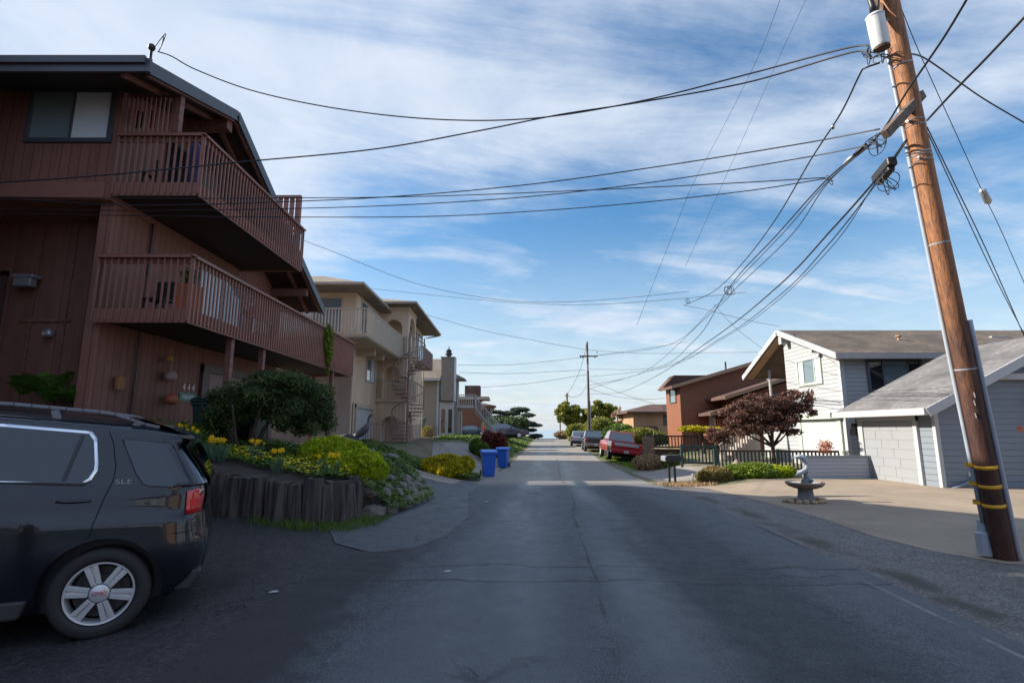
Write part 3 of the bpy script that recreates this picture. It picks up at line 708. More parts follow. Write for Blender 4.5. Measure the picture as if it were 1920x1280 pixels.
for z in zl:
    re, fr, rr = lerp_knots(K_R, z), lerp_knots(K_F, z), rearr(z); pts = []
    ss = [re+rr*(1-math.cos(R_(90)*k/8)) for k in range(8)]
    a, b = re+rr, fr-.4; nn = 90
    ss += [a+(b-a)*k/nn for k in range(nn+1)]+[fr-.4*(1-math.sin(R_(90)*(k)/8)) for k in range(1, 9)]
    near = [(s, side_o(s, z)) for s in ss]; far = [(s, W_-o) for s, o in near][::-1]
    rearmid = [(re-.02, W_*k/6) for k in range(5, 0, -1) if .3 < W_*k/6 < W_-.3]
    ring = near+far+[(re-.03*(1-abs(q[1]-.92)/.92), q[1]) for q in rearmid] if z < 1.865 else near+far+[(re, q[1]) for q in rearmid]
    rings.append([CP(s, o, zwarp(z, s)) for s, o in ring])
nr = len(rings[0])
for r in rings: m.v += r
for i in range(len(rings)-1):
    for j in range(nr): m.f.append([i*nr+j, i*nr+(j+1) % nr, (i+1)*nr+(j+1) % nr, (i+1)*nr+j]); m.m.append(0)
m.f.append(list(range(nr))); m.m.append(0)
body = m.build('body', [M_car, M_clad], None, smooth=True, fix=True); body.location = (0, 0, 0)
# undo the base-centre shift of build
bx = [p[0] for p in m.v]; by = [p[1] for p in m.v]; bz = [p[2] for p in m.v]
sh = Vector(((min(bx)+max(bx))/2, (min(by)+max(by))/2, min(bz)))
for v in body.data.vertices: v.co += sh
# wheel arches cut out, then the cutters are removed
cuts = []
for c in (0., 2.78):
    cm = MB(); cm.lathe([(0, 0), (.43, 0), (.43, .34), (0, .34)], (c, SG*-.2, .36), (0, SG, 0), 40)
    cm.lathe([(0, 0), (.43, 0), (.43, .34), (0, .34)], (c, SG*(W_+.2), .36), (0, -SG, 0), 40)
    co = cm.build('cutter', M_black, None); cuts.append(co)
    md = body.modifiers.new('b', 'BOOLEAN'); md.operation = 'DIFFERENCE'; md.object = co; md.solver = 'EXACT'
bpy.context.view_layer.update()
me = bpy.data.meshes.new_from_object(body.evaluated_get(bpy.context.evaluated_depsgraph_get())); body.modifiers.clear(); body.data = me
for c in cuts: bpy.data.objects.remove(c)
for p in me.polygons: p.use_smooth = True
body.parent = suv; sharp(body, 40)
M_dark = plain('underbody_black', (.006, .006, .006), .9, var=0)
m = MB(); m.box(-.45, 3.3, SG*.35, SG*1.5, .18, .9)
for c in (0., 2.78): m.box(c-.5, c+.5, SG*.16, SG*1.68, .5, .95)
m.build('underbody', M_dark, body)
# wheels
def wheel(parent, sx, oy, r=.352, face=-1, detail=True, name='wheel'):
    ax = (0, SG*face, 0); c = Vector((sx, SG*oy, r))
    m = MB(); w = .2
    m.lathe([(r*.70, -.02), (r*.72, .012), (r*.80, .022), (r*.92, .018), (r*.985, 0), (r, -.03), (r, -w+.03), (r*.95, -w), (r*.7, -w)], c, ax, 48)
    for k in range(3): pass
    t = m.build('tyre', M_rubber, None, smooth=True, fix=True); 
    bx = [p[0] for p in m.v]; by = [p[1] for p in m.v]; bz = [p[2] for p in m.v]
    t.location = (0, 0, 0); shv = Vector(((min(bx)+max(bx))/2, (min(by)+max(by))/2, min(bz)))
    for v in t.data.vertices: v.co += shv-c
    t.name = name
    t.location = c; t.parent = parent
    m = MB(); rr = r*.70
    m.lathe([(rr*1.0, -.12), (rr*1.0, -.01), (rr*.985, .006), (rr*.93, .004), (rr*.90, -.02), (rr*.88, -.10)], (0, 0, 0), ax, 48)
    yf = SG*face
    for k in range(6):
        a = 2*math.pi*k/6+.14
        for d_ in (-1, 1):
            e = Vector((-math.sin(a), 0, math.cos(a)))
            p = Vector((math.cos(a), 0, math.sin(a)))*rr*.30+e*d_*.018; q = Vector((math.cos(a), 0, math.sin(a)))*rr*.95+e*d_*.030
            m.bar(p+Vector((0, yf*-.012, 0)), q+Vector((0, yf*-.016, 0)), .035, .034, up=(0, 1, 0))
        p = Vector((math.cos(a), 0, math.sin(a))); m.bar(p*rr*.3+Vector((0, yf*-.028, 0)), p*rr*.95+Vector((0, yf*-.034, 0)), .05, .02, up=(0, 1, 0))
    o = m.build('rim', M_alu, None, fix=True, bevel=.003)
    bx = [p_[0] for p_ in m.v]; by = [p_[1] for p_ in m.v]; bz = [p_[2] for p_ in m.v]; shv = Vector(((min(bx)+max(bx))/2, (min(by)+max(by))/2, min(bz)))
    for v in o.data.vertices: v.co += shv
    o.location = (0, 0, 0); o.parent = t
    if detail:
        m = MB(); m.lathe([(.0, .012), (.062, .010), (.072, 0), (.075, -.05)], (0, 0, 0), ax, 28); o = m.build('hub_cap', M_alu, None, smooth='auto')
        o.location = (0, 0, 0); zoff = min(p_[2] for p_ in m.v); yo = (min(p_[1] for p_ in m.v)+max(p_[1] for p_ in m.v))/2
        for v in o.data.vertices: v.co += Vector((0, yo, zoff))
        o.parent = t
        m = MB(); m.lathe([(.0, -.09), (rr*.8, -.09)], (0, 0, 0), ax, 32); m.lathe([(.0, -.06), (rr*.55, -.06), (rr*.55, -.08)], (0, 0, 0), ax, 32)
        o = m.build('brake_disc', M_clad, None, fix=False); zoff = min(p_[2] for p_ in m.v); yo = (min(p_[1] for p_ in m.v)+max(p_[1] for p_ in m.v))/2
        for v in o.data.vertices: v.co += Vector((0, yo, zoff))
        o.location = (0, 0, 0); o.parent = t
        red = plain('red_enamel', (.45, .02, .03), .4, var=0) if 'red_enamel' not in MATS else MATS['red_enamel']
        o = text('emblem', 'GMC', .045, red, t, (0, SG*face*.0135, 0), (R_(90), 0, 0), .001, 1.0)
        if SG*face > 0: o.rotation_euler = (R_(90), 0, R_(180))
    return t
wheel(suv, 0, -.012); wheel(suv, 2.78, -.012, detail=False)
wheel(suv, 0, W_+.012, face=1, detail=False); wheel(suv, 2.78, W_+.012, face=1, detail=False)
# glass and trim on the side
car_panel('window_trim', [(3.0-.75, 1.255), (.76, 1.235), (.235, 1.205), (.185, 1.25), (.158, 1.33), (.165, 1.39), (.215, 1.60), (.262, 1.655), (.30, 1.662), (.85, 1.705), (1.6, 1.72), (1.95, 1.55), (2.3, 1.30)], M_chrome, .010, thick=.02)
car_panel('side_window', [(2.15, 1.28), (.76, 1.256), (.256, 1.227), (.207, 1.270), (.182, 1.335), (.188, 1.39), (.232, 1.582), (.278, 1.638), (.85, 1.682), (1.55, 1.69), (1.9, 1.52)], M_carglass, .013)
car_panel('window_divider', [(.385, 1.25), (.355, 1.25), (.300, 1.62), (.330, 1.63)], M_clad, .017)
car_panel('window_divider', [(1.28, 1.27), (1.2, 1.27), (1.2, 1.68), (1.28, 1.68)], M_clad, .017)
car_panel('quarter_window', [(.012, 1.555), (.006, 1.575), (.03, 1.592), (-.10, 1.585), (-.335, 1.562), (-.35, 1.545), (-.45, 1.37), (-.555, 1.185), (-.50, 1.180), (-.235, 1.195), (-.19, 1.21), (-.12, 1.30)], M_carglass, .005)
# seams
def seam(pts, name='door_seam'):
    m = MB(); P = [CP(s, side_o(s, zun(z, s))-.0015, z) for s, z in pts]
    for a, b in zip(P[:-1], P[1:]): m.bar(a, b, .007, .007, up=(0, 1, 0))
    o = m.build(name, M_dark, suv); o.location = (0, 0, 0)
    for v in o.data.vertices: v.co += Vector(suv.location)
    return o
def sub(pts, n=6):
    out = []
    for a, b in zip(pts[:-1], pts[1:]):
        for k in range(n): t = k/n; out.append((a[0]+(b[0]-a[0])*t, a[1]+(b[1]-a[1])*t))
    return out+[pts[-1]]
seam(sub([(.14, 1.66), (.09, 1.56), (.035, 1.35), (.035, 1.24), (.075, 1.10), (.10, .98), (.12, .80)]))
seam(sub([(1.22, 1.2), (1.22, .45)]))
seam(sub([(.012, 1.555), (.03, 1.592), (-.10, 1.585), (-.335, 1.562), (-.35, 1.545), (-.45, 1.37), (-.555, 1.185), (-.50, 1.180), (-.235, 1.195), (-.19, 1.21), (-.12, 1.30), (.012, 1.555)], 4), 'window_seal')
m = MB(); 
P = [CP(s, side_o(s, 1.08)-.022, 1.085+.0*s) for s in (.16, .22, .28, .34, .39)]; m.tube(P, [.008, .014, .016, .014, .008], 8)
m.build('door_handle', M_car, suv, smooth=True).location = (0, 0, 0)
o = COL.objects[-1]
for v in o.data.vertices: v.co += Vector(suv.location)
# tail lamp, bumper, spoiler, roof rails
car_panel('tail_lamp', [(-.525, 1.145), (-.535, .95), (-.60, .945), (-.65, .95), (-.659, 1.14), (-.60, 1.158)], M_redlamp, .014, thick=.03)
o_ = car_panel('reflector', [(-.56, 1.08), (-.565, 1.0), (-.61, 1.0), (-.61, 1.08)], emis('dim_lamp_inner', (.65, .02, .02), .0), .0165); 
def localise(o):
    for v in o.data.vertices: v.co += Vector(suv.location)
    o.location = (0, 0, 0); return o
m = MB()
for k in range(7):
    pass
m.prism([(-.30, 1.615), (-.50, 1.59), (-.52, 1.61), (-.50, 1.635), (-.30, 1.66)], lambda u, v: CP(u, .30, v), lambda u, v: CP(u, W_-.30, v)); localise(m.build('spoiler', M_car, suv, bevel=.012))
for oo in (.36, W_-.36):
    m = MB(); ss = [-.22+i*.12 for i in range(19)]
    def rt(s, d): 
        zn = 1.79; return zwarp(zn, s)+d
    P = [CP(s, oo, rt(s, .085*sm((s+.22)/.45)*sm((2.0-s)/.25)+.0)) for s in ss]
    for a, b in zip(P[:-1], P[1:]): m.bar(a, b, .045, .032)
    for s in (-.05, .55, 1.2, 1.85): m.bar(CP(s, oo, rt(s, -.02)), CP(s+.03, oo, rt(s, .07*sm((s+.22)/.45))), .04, .06, up=(1, 0, 0))
    localise(m.build('roof_rail', plain('silver_roof_rail', (.16, .17, .19), .35, .7, var=0) if 'silver_roof_rail' not in MATS else MATS['silver_roof_rail'], suv, bevel=.006))
m = MB()
for s0 in (0.15, .42, .69): m.bar(CP(s0, .262, zwarp(1.752, s0)), CP(s0+.22, .262, zwarp(1.752, s0+.22)), .012, .010)
localise(m.build('roof_trim', MATS['silver_roof_rail'], suv))
m = MB(); m.prism([(-.62, .34), (-.60, .30), (1, .22), (3.2, .22), (3.2, .32), (1, .34), (.6, .34)], lambda u, v: CP(u, .02, v), lambda u, v: CP(u, W_-.02, v))
sill = MB(); sill.prism([(.50, .20), (.46, .34), (2.3, .34), (2.3, .20)], lambda u, v: CP(u, .0, v), lambda u, v: CP(u, .2, v)); localise(sill.build('sill', M_clad, suv, bevel=.02))
m = MB(); m.prism([(-.40, .30), (-.40, .42), (-.70, .46), (-.71, .40), (-.62, .28)], lambda u, v: CP(u, .12, v), lambda u, v: CP(u, W_-.12, v)); localise(m.build('bumper_valance', M_clad, suv, bevel=.02))
seam(sub([(-.46, .80), (-.55, .80), (-.64, .81)]), 'bumper_seam')
# rear screen
m = MB()
P = []
for k in range(9):
    t = k/8; z = 1.14+.42*t; 
    for j in range(13): P.append(CP(lerp_knots(K_R, z)-.035-.012, .44+(W_-.88)*j/12, z))
m.add(P, [(i*13+j, i*13+j+1, (i+1)*13+j+1, (i+1)*13+j) for i in range(8) for j in range(12)]); localise(m.build('rear_window', M_carglass, suv, smooth=True))
for dx in (0,):
    car_text_z = 1.225; s0 = -.045
    th = math.atan((side_o(s0, 1.22+.05)-side_o(s0, 1.20))/.07)
    o = text('badge', 'SLE', .056, M_conduit, suv, CP(s0, side_o(s0, 1.225)-.006, 1.235), (R_(90), 0, 0), .002, 1.55)
    if SG < 0: o.rotation_euler = (R_(90), 0, R_(180))
# ------------------------------------------------------------------ unseen neighbour house, added to shade the near road
nh = thing('unseen_cedar_house', 'large unseen cedar house left of the camera, added to shade the road', 'house', (-15, -1, 0))
m = MB(); m.box(-24, -10.4, -16, 8.3, -.3, 8.8); m.build('wall', M_t111, nh)
m = MB(); m.box(-30, -14.5, 6, 10.3, -.3, 13.5); m.build('shade_wing', M_t111, nh)  # unseen block raised to stop light leaking between the houses
m = MB(); m.px([(-17, 8.8), (-4.5, 11.4), (8.6, 8.8), (8.6, 9.05), (-4.5, 11.65), (-17, 9.05)], -25, -9.9); m.build('roof', M_roofdark, nh)
for y in (-12, -7, -2, 3): window_part(nh, -10.4, 0, y, y+2, 4.6, 6.2, 'y', 1, M_bluetrim, [M_glass, M_curtain])

for nm, lb, x0, x1, y0, y1, hh, mt, rm in (('unseen_stucco_house', 'unseen peach stucco house behind the camera on the right, added for car reflections', 13, 24, -16, -3, 5.2, M_tan, M_shbrown), ('unseen_clapboard_house', 'unseen pale clapboard house further back behind the camera, added for car reflections', 12, 22, -38, -22, 6.4, M_whitelap, M_shgreyx), ('unseen_stucco_house', 'unseen beige house behind the camera on the left, added for car reflections', -24, -9, -38, -22, 6.0, M_beige, M_shtan)):  # unseen houses added to reflect in the dark car
    t = thing(nm, lb, 'house', ((x0+x1)/2, (y0+y1)/2, 0)); m = MB(); m.box(x0, x1, y0, y1, -.4, hh); m.build('wall', mt, t)
    m = MB(); ym = (y0+y1)/2; m.px([(y0-.6, hh-.05), (ym, hh+2.3), (y1+.6, hh-.05), (y1+.6, hh+.15), (ym, hh+2.5), (y0-.6, hh+.15)], x0-.6, x1+.6); m.build('roof', rm, t)
    for k in range(3): window_part(t, x0 if x0 > 0 else x1, 0, y0+2+k*4, y0+4+k*4, hh-2.2, hh-.9, 'y', -1 if x0 > 0 else 1, M_white, [M_glassd, M_curtain])
for k, (x, y) in enumerate(((9.5, -6), (8.5, -19), (-7.5, -20))):
    pass
# ------------------------------------------------------------------ beige stucco house
be = thing('beige_house', 'beige stucco three storey house with arches and a spiral stair, second on the left', 'house', (-11, 32, .8))
def arch_wall(mb, axis, w0, w1, u0, u1, z0, z1, o0, o1, spring, zb=None, n=12):
    """a wall slab with one arched opening from o0 to o1; w0..w1 is its thickness"""
    zb = z0 if zb is None else zb
    def B(a, b, c, d):
        if axis == 'x': mb.box(a, b, w0, w1, c, d)
        else: mb.box(w0, w1, a, b, c, d)
    if o0 > u0: B(u0, o0, z0, z1)
    if u1 > o1: B(o1, u1, z0, z1)
    if zb > z0: B(o0, o1, z0, zb)
    r = (o1-o0)/2; cx = (o0+o1)/2; rz = min(r, z1-.12-spring)
    for i in range(n):
        a0, a1 = math.pi*i/n, math.pi*(i+1)/n
        ua, ub = cx-r*math.cos(a0), cx-r*math.cos(a1); za, zb_ = spring+rz*math.sin(a0), spring+rz*math.sin(a1)
        f = (lambda w: (lambda u, v: (u, w, v))) if axis == 'x' else (lambda w: (lambda u, v: (w, u, v)))
        mb.prism([(ua, za), (ub, zb_), (ub, z1), (ua, z1)], f(w0), f(w1))
g0 = .2
m = MB(); m.box(-18, -7.6, 25, 32, g0, 8.25); m.box(-18, -6.6, 32, 38.4, g0, 8.55); m.build('wall', M_beige, be)
m = MB(); m.box(-14, -7.64, 24.94, 24.995, g0, 4.35); m.build('lower_wall', M_beigegrey, be)
# arcade
for (z0, z1, spr, zb) in ((.3, 3.05, 1.75, .3), (3.30, 5.55, 4.55, 3.30), (5.75, 8.3, 7.25, 5.75)):
    m = MB(); arch_wall(m, 'x', 29.6, 29.8, -7.598, -5.95, z0, z1, -7.32, -6.28, spr, zb); m.build('arch', M_beige, be)
    m = MB(); arch_wall(m, 'y', -6.15, -5.95, 29.802, 31.99, z0, z1, 30.05, 31.75, spr, zb); m.build('arch', M_beige, be)
for z in (3.06, 5.56):
    m = MB(); m.box(-7.598, -5.85, 29.45, 31.99, z, z+.185); m.build('floor_slab', M_beige, be)
m = MB(); m.box(-7.598, -5.9, 29.5, 31.99, 8.302, 8.5); m.build('floor_slab', M_beige, be)
# roofs
m = MB(); m.v = []; 
def hip(mb, x0, x1, y0, y1, z0, z1, ix, iy, t=.16):
    mb.add([(x0, y0, z0), (x1, y0, z0), (x1, y1, z0), (x0, y1, z0), (x0+ix, y0+iy, z1), (x1-ix, y0+iy, z1), (x1-ix, y1-iy, z1), (x0+ix, y1-iy, z1),
            (x0, y0, z0-t), (x1, y0, z0-t), (x1, y1, z0-t), (x0, y1, z0-t)],
           [(0,1,5,4), (1,2,6,5), (2,3,7,6), (3,0,4,7), (4,5,6,7), (8,9,1,0), (9,10,2,1), (10,11,3,2), (11,8,0,3), (8,11,10,9)])
hip(m, -19, -6.95, 23.7, 31, 8.30, 9.25, 2.6, 2.2); m.build('roof', M_shtan, be)
m = MB(); hip(m, -19, -5.45, 28.9, 39.2, 8.68, 9.75, 3.4, 3.4); m.build('roof', M_shtan, be)
m = MB(); m.bar((-6.9, 23.6, 8.24), (-6.9, 28.9, 8.24), .09, .12); m.bar((-5.40, 28.85, 8.60), (-5.40, 39.2, 8.60), .09, .12); m.bar((-7.0, 28.84, 8.60), (-5.4, 28.84, 8.60), .09, .12); m.bar((-12, 23.65, 8.24), (-6.9, 23.65, 8.24), .09, .12)
m.build('gutter', plain('beige_gutter', (.33, .26, .21), .5), be)
m = MB(); m.tube([(-5.45, 39.0, 8.5), (-6.2, 38.7, 8.3), (-6.5, 38.5, 8.2), (-6.5, 38.5, .8)], .05); m.build('downpipe', M_beigegrey, be)
# windows
window_part(be, -12.5, -8.3, 25, 0, 6.2, 7.85, 'x', -1, M_beigerail, [M_curtain, M_glass], div=(.66,), fw=.06)
window_part(be, -7.6, 0, 25.9, 28.3, 6.3, 7.9, 'y', 1, M_white, [M_glass, M_curtain], fw=.06)
window_part(be, -7.6, 0, 27.3, 28.9, 4.1, 5.35, 'y', 1, M_white, [M_glass, M_curtain], fw=.06)
window_part(be, -6.6, 0, 33.6, 35.6, 6.7, 8.1, 'y', 1, M_bluetrim, [M_glass, M_curtain], fw=.06)
window_part(be, -6.6, 0, 36.4, 37.9, 6.3, 8.1, 'y', 1, M_bluetrim, [M_curtain], div=(), fw=.06)
window_part(be, -6.6, 0, 33.2, 34.6, 4.2, 5.4, 'y', 1, M_white, [M_glass], div=(), fw=.06)
m = MB(); m.box(-7.7, -7.575, 25.75, 28.6, g0, 2.6); gd = m.build('garage_door', M_white, be)
m = MB(); m.box(-7.598, -7.50, 25.55, 25.74, g0, 2.75); m.box(-7.598, -7.50, 28.61, 28.8, g0, 2.75); m.box(-7.598, -7.49, 25.55, 28.8, 2.61, 2.8); m.build('door_frame', M_beigerail, be)
m = MB(); m.box(-7.56, -7.53, 25.18, 25.36, 1.3, 2.8); m.build('shutter', M_beigerail, be)
m = MB(); m.box(-7.59, -7.56, 30.2, 31.2, .5, 2.5); m.build('door', M_white, be)
m = MB(); m.box(-9.05, -8.6, 24.90, 24.935, 1.55, 2.15); m.build('vent_window', M_glassd, be)
# wrap balcony
m = MB(); m.box(-13, -6.25, 22.15, 24.99, 5.42, 5.62); m.box(-7.598, -6.25, 24.99, 29.44, 5.42, 5.62); m.box(-7.598, -6.7, 25.4, 25.6, 5.1, 5.42); m.box(-7.598, -6.7, 27.2, 27.4, 5.1, 5.42)
s_ = m.build('balcony', M_beigerail, be); s_['label'] = 'top floor wrap-around balcony'
r = MB(); railing(r, (-13, 22.1), (-6.2, 22.1), 5.45, 6.68, .14, .045, (.10, .05)); railing(r, (-6.2, 22.1), (-6.2, 29.5), 5.45, 6.68, .15, .075, (.10, .05))
o = r.build('balcony_railing', M_beigerail, be); o.parent = s_; o.location = (0, 0, 0)
r = MB(); railing(r, (-7.5, 29.42), (-5.82, 29.42), 3.25, 4.25, .13, .03, (.06, .05)); railing(r, (-5.82, 29.42), (-5.82, 32), 3.25, 4.25, .13, .03, (.06, .05))
r.build('balcony_railing', M_beigerail, be)
r = MB(); railing(r, (-7.5, 29.5), (-5.95, 29.5), 5.74, 6.75, .13, .05, (.06, .05)); r.build('balcony_railing', M_beigerail, be)
m = MB(); m.box(-6.6, -5.45, 32.2, 35.8, 5.5, 5.62); s_ = m.build('balcony', M_pinkstair, be); s_['label'] = 'landing balcony at the head of the spiral stair'
r = MB(); railing(r, (-5.45, 31.9), (-5.45, 35.8), 5.5, 6.6, .14, .03, (.05, .04)); railing(r, (-6.4, 32.2), (-5.45, 32.2), 5.5, 6.6, .14, .03, (.05, .04)); o = r.build('balcony_railing', M_pinkstair, be); o.parent = s_; o.location = (0, 0, 0)
# spiral stair
cx, cy, rs, z0, z1 = -5.6, 28.45, .86, .75, 5.7
ss_ = MB(); ss_.tube([(cx, cy, z0-.4), (cx, cy, z1+1.1)], .07, 10); st = ss_.build('spiral_stair', M_pinkstair, be)
nstep = 25
tr = MB(); hr = MB(); ba = MB(); hp = []
for k in range(nstep):
    a = R_(100)+2*math.pi*2.05*k/nstep; z = z0+.15+(z1-z0-.15)*k/(nstep-1)
    a2 = a+2*math.pi*2.05/nstep*1.15
    P = [(cx, cy), (cx+rs*math.cos(a), cy+rs*math.sin(a)), (cx+rs*math.cos(a2), cy+rs*math.sin(a2))]
    tr.pz(P, z-.06, z)
    hp.append((cx+rs*math.cos(a), cy+rs*math.sin(a), z+.95)); ba.tube([(cx+rs*math.cos(a), cy+rs*math.sin(a), z-.05), (cx+rs*math.cos(a), cy+rs*math.sin(a), z+.95)], .014, 5)
    am = (a+a2)/2; ba.tube([(cx+rs*math.cos(am), cy+rs*math.sin(am), z-.05), (cx+rs*math.cos(am), cy+rs*math.sin(am), z+1.0)], .014, 5)
hr.tube(hp, .028, 6)
for nm, q in (('steps', tr), ('handrail', hr), ('balusters', ba)):
    o = q.build(nm, M_pinkstair, be); o.parent = st; o.location = (0, 0, 0)
m = MB(); 
for (a, b) in (((-7.3, 27.0), (-5.3, 26.9)), ((-5.3, 26.9), (-4.3, 30.5))):
    railing(m, a, b, H(*a)+.05, H(*b)+.95, .16, .025, (.05, .04))
tag(m.build('garden_railing', M_pinkstair, smooth=False), 'low pinkish steel railing at the foot of the spiral stair', 'railing')

# ------------------------------------------------------------------ taupe house with chimney
gh = thing('taupe_house', 'taupe clapboard house with a tall chimney and white trim, third on the left', 'house', (-10, 50, 1))
m = MB(); m.box(-18, -6.55, 46, 56, .4, 5.85); m.px([(46, 5.85), (49.5, 7.6), (53, 5.85)], -18, -6.6); m.build('wall', M_greylap, gh)
m = MB(); m.px([(45.5, 5.75), (49.5, 7.75), (49.5, 7.95), (45.5, 5.95)], -18.5, -6.2); m.px([(49.5, 7.75), (56.5, 5.4), (56.5, 5.6), (49.5, 7.95)], -18.5, -6.2)
hip(m, -7.2, -4.3, 49.3, 53.5, 6.15, 6.75, 1.1, 1.6, .12); m.prism([(49.0, 6.2), (50.9, 8.0), (52.8, 6.2)], lambda u, v: (-9, u, v), lambda u, v: (-5.6, u, v)); m.build('roof', M_shtan, gh)
m = MB(); m.box(-6.55, -6.35, 45.92, 46.1, .4, 5.7); m.box(-18, -6.2, 45.42, 45.5, 5.72, 5.92); m.build('white_trim', M_white, gh)
m = MB(); m.prism([(49.3, 6.3), (50.9, 7.75), (52.5, 6.3)], lambda u, v: (-5.59, u, v), lambda u, v: (-5.55, u, v)); m.build('gable_panel', M_beige, gh)
m = MB(); m.box(-6.15, -5.05, 45.6, 46.9, 4.0, 7.7); ch = m.build('chimney', M_greystuc, gh)
for nm, q, mt in (('chimney_cap', (-6.22, -4.98, 45.53, 46.97, 7.7, 7.82), M_greystuc), ('white_trim', (-5.045, -4.98, 45.54, 46.95, 3.95, 7.69), M_white)):
    mm = MB(); mm.box(*q); o = mm.build(nm, mt, gh); o.parent = ch; o.location = (0, 0, 0)
mm = MB(); mm.lathe([(.0, 0), (.22, 0), (.22, .25), (.34, .27), (.34, .34), (.22, .45), (.26, .62), (.05, .8), (.02, 1.05)], (-5.6, 46.2, 7.82), n=12); o = mm.build('chimney_pot', M_black, gh); o.parent = ch; o.location = (0, 0, 0)
m = MB(); m.box(-6.3, -5.1, 46.0, 47.0, .5, 3.9); m.build('porch_wall', M_white, gh)
for y in (45.97,): 
    for x in (-6.1, -5.5): 
        m = MB(); m.box(x, x+.3, y-.03, y, 1.3, 3.3); m.build('window', M_glassd, gh)
m = MB(); m.box(-7, -5.0, 49.8, 53.2, 3.7, 6.1); m.box(-6.4, -4.8, 47.1, 56, .6, 3.4); m.build('bay', M_greylap, gh)
window_part(gh, -5.0, 0, 50.1, 51.3, 4.6, 5.9, 'y', 1, M_white, [M_curtain], div=(), fw=.08)
window_part(gh, -6.8, -5.3, 49.8, 0, 4.6, 5.9, 'x', -1, M_white, [M_curtain, M_glass], fw=.08)
m = MB(); m.box(-5.0, -3.4, 47.2, 55, 3.45, 3.65); s_ = m.build('deck', M_white, gh)
r = MB(); railing(r, (-5.0, 47.2), (-3.35, 47.2), 3.5, 4.6, .16, .05, (.1, .06)); railing(r, (-3.35, 47.2), (-3.35, 52), 3.5, 4.6, .16, .05, (.1, .06)); o = r.build('deck_railing', M_white, gh); o.parent = s_; o.location = (0, 0, 0)
m = MB()
for k in range(14): m.box(-3.4+.16*k, -3.4+.16*(k+1), 50.2, 51.3, 3.3-.18*k-.3, 3.4-.18*k)
s_ = m.build('staircase', M_beigegrey, gh); r = MB()
for k in range(15): x = -3.4+.155*k; z = 3.5-.175*k; r.box(x, x+.05, 50.12, 50.17, z, z+1.0)
r.bar((-3.4, 50.12, 4.55), (-1.15, 50.12, 2.02), .09, .09, up=(0, 1, 0)); r.bar((-3.4, 50.12, 3.5), (-1.15, 50.12, .97), .09, .16, up=(0, 1, 0)); o = r.build('stair_railing', M_white, gh); o.parent = s_; o.location = (0, 0, 0)
m = MB(); m.box(-4.78, -4.74, 52.5, 55, .6, 2.8); m.build('garage_door', M_white, gh)

def squeeze(root, y0, f):
    for c in root.children_recursive:
        off = Vector((0, 0, 0)); q = c
        while q is not None: off += q.location; q = q.parent
        for v in c.data.vertices:
            w = v.co.y+off.y
            if w > y0: v.co.y = y0+(w-y0)*f-off.y
bpy.context.view_layer.update(); squeeze(gh, 46.9, .45)
# ------------------------------------------------------------------ brown house far up the street
fb = thing('brown_cottage', 'small flat-roofed reddish brown house far up the left side', 'house', (-5, 66, 1))
m = MB(); m.box(-12, -3.6, 62, 65, .4, 5.2); m.build('wall', M_red, fb)
m = MB(); m.box(-12.5, -2.7, 61.5, 65.5, 5.0, 5.35); m.build('roof', plain('pale_flat_roof', (.42, .36, .27), .8), fb)
m = MB(); m.box(-5.6, -3.8, 62.5, 64.5, 5.35, 6.7); m.build('roof_room', M_redroof, fb); m = MB(); m.box(-3.6, -2.6, 62.5, 64.5, 2.6, 4.0); m.build('balcony', M_redroof, fb)
m = MB(); m.box(-4.0, -3.58, 62.6, 64.4, 3.2, 4.8); m.build('window', M_glass, fb)
sh_ = thing('terraced_house', 'pale upper storey showing past the flat-roofed brown house', 'house', (-6, 80, 1))
m = MB(); m.box(-12, -3.0, 78, 81, .5, 4.9); m.build('wall', M_tan, sh_); m = MB(); hip(m, -12.5, -2.4, 77.5, 81.5, 5.0, 5.7, 3, 1.5); m.build('roof', M_redroof, sh_)
# ------------------------------------------------------------------ white house on the right
wh = thing('white_house', 'two storey white clapboard house with a wide gable and brown shingle roof on the right', 'house', (20, 23, 0))
M_whiteshade = lapped('white_clapboard', (.4, .4, .4), .17, line=.5)
m = MB(); m.px([(20.7, -.3), (20.7, 4.42), (24.9, 6.05), (24.9, -.3)], 13.0, 32); m.px([(24.9, -.3), (24.9, 6.05), (28, 4.75), (28, -.3)], 15.2, 32); m.px([(24.9, -.3), (27.6, -.3), (27.6, 2.1), (24.9, 2.1)], 13.0, 15.2)
m.build('wall', M_whitelap, wh)
m = MB()
m.px([(20.25, 4.32), (24.5, 6.0), (24.5, 6.18), (20.25, 4.50)], 12.55, 33); m.px([(24.5, 6.0), (28.4, 4.25), (28.4, 4.43), (24.5, 6.18)], 12.55, 33); rf = m.build('roof', M_shbrown, wh)
m = MB(); m.bar((12.52, 20.2, 4.38), (12.52, 24.52, 6.08), .05, .24); m.bar((12.52, 24.48, 6.08), (12.52, 28.5, 4.29), .05, .24); m.build('bargeboard', M_white, wh)
m = MB(); m.box(12.5, 33, 20.12, 20.24, 4.25, 4.47); m.build('gutter', plain('warm_grey_gutter', (.33, .30, .28), .5), wh)
m = MB(); m.px([(20.3, 4.28), (24.5, 5.97), (28.3, 4.25), (28.3, 4.22), (24.5, 5.93), (20.3, 4.25)], 12.6, 13.0); m.build('soffit', M_tan, wh)
m = MB(); m.box(12.6, 13.0, 24.3, 24.55, 5.5, 5.85); m.box(12.6, 13.0, 21.9, 22.1, 4.75, 4.98); m.build('roof_beam', M_white, wh)
m = MB(); m.box(12.92, 13.08, 20.62, 20.78, -.3, 4.3); m.build('corner_board', M_white, wh)
m = MB(); m.box(12.75, 13.0, 20.75, 24.6, 1.98, 2.16); m.build('belt_board', plain('sage_trim', (.42, .47, .40), .5), wh)
M_sage = MATS['sage_trim']
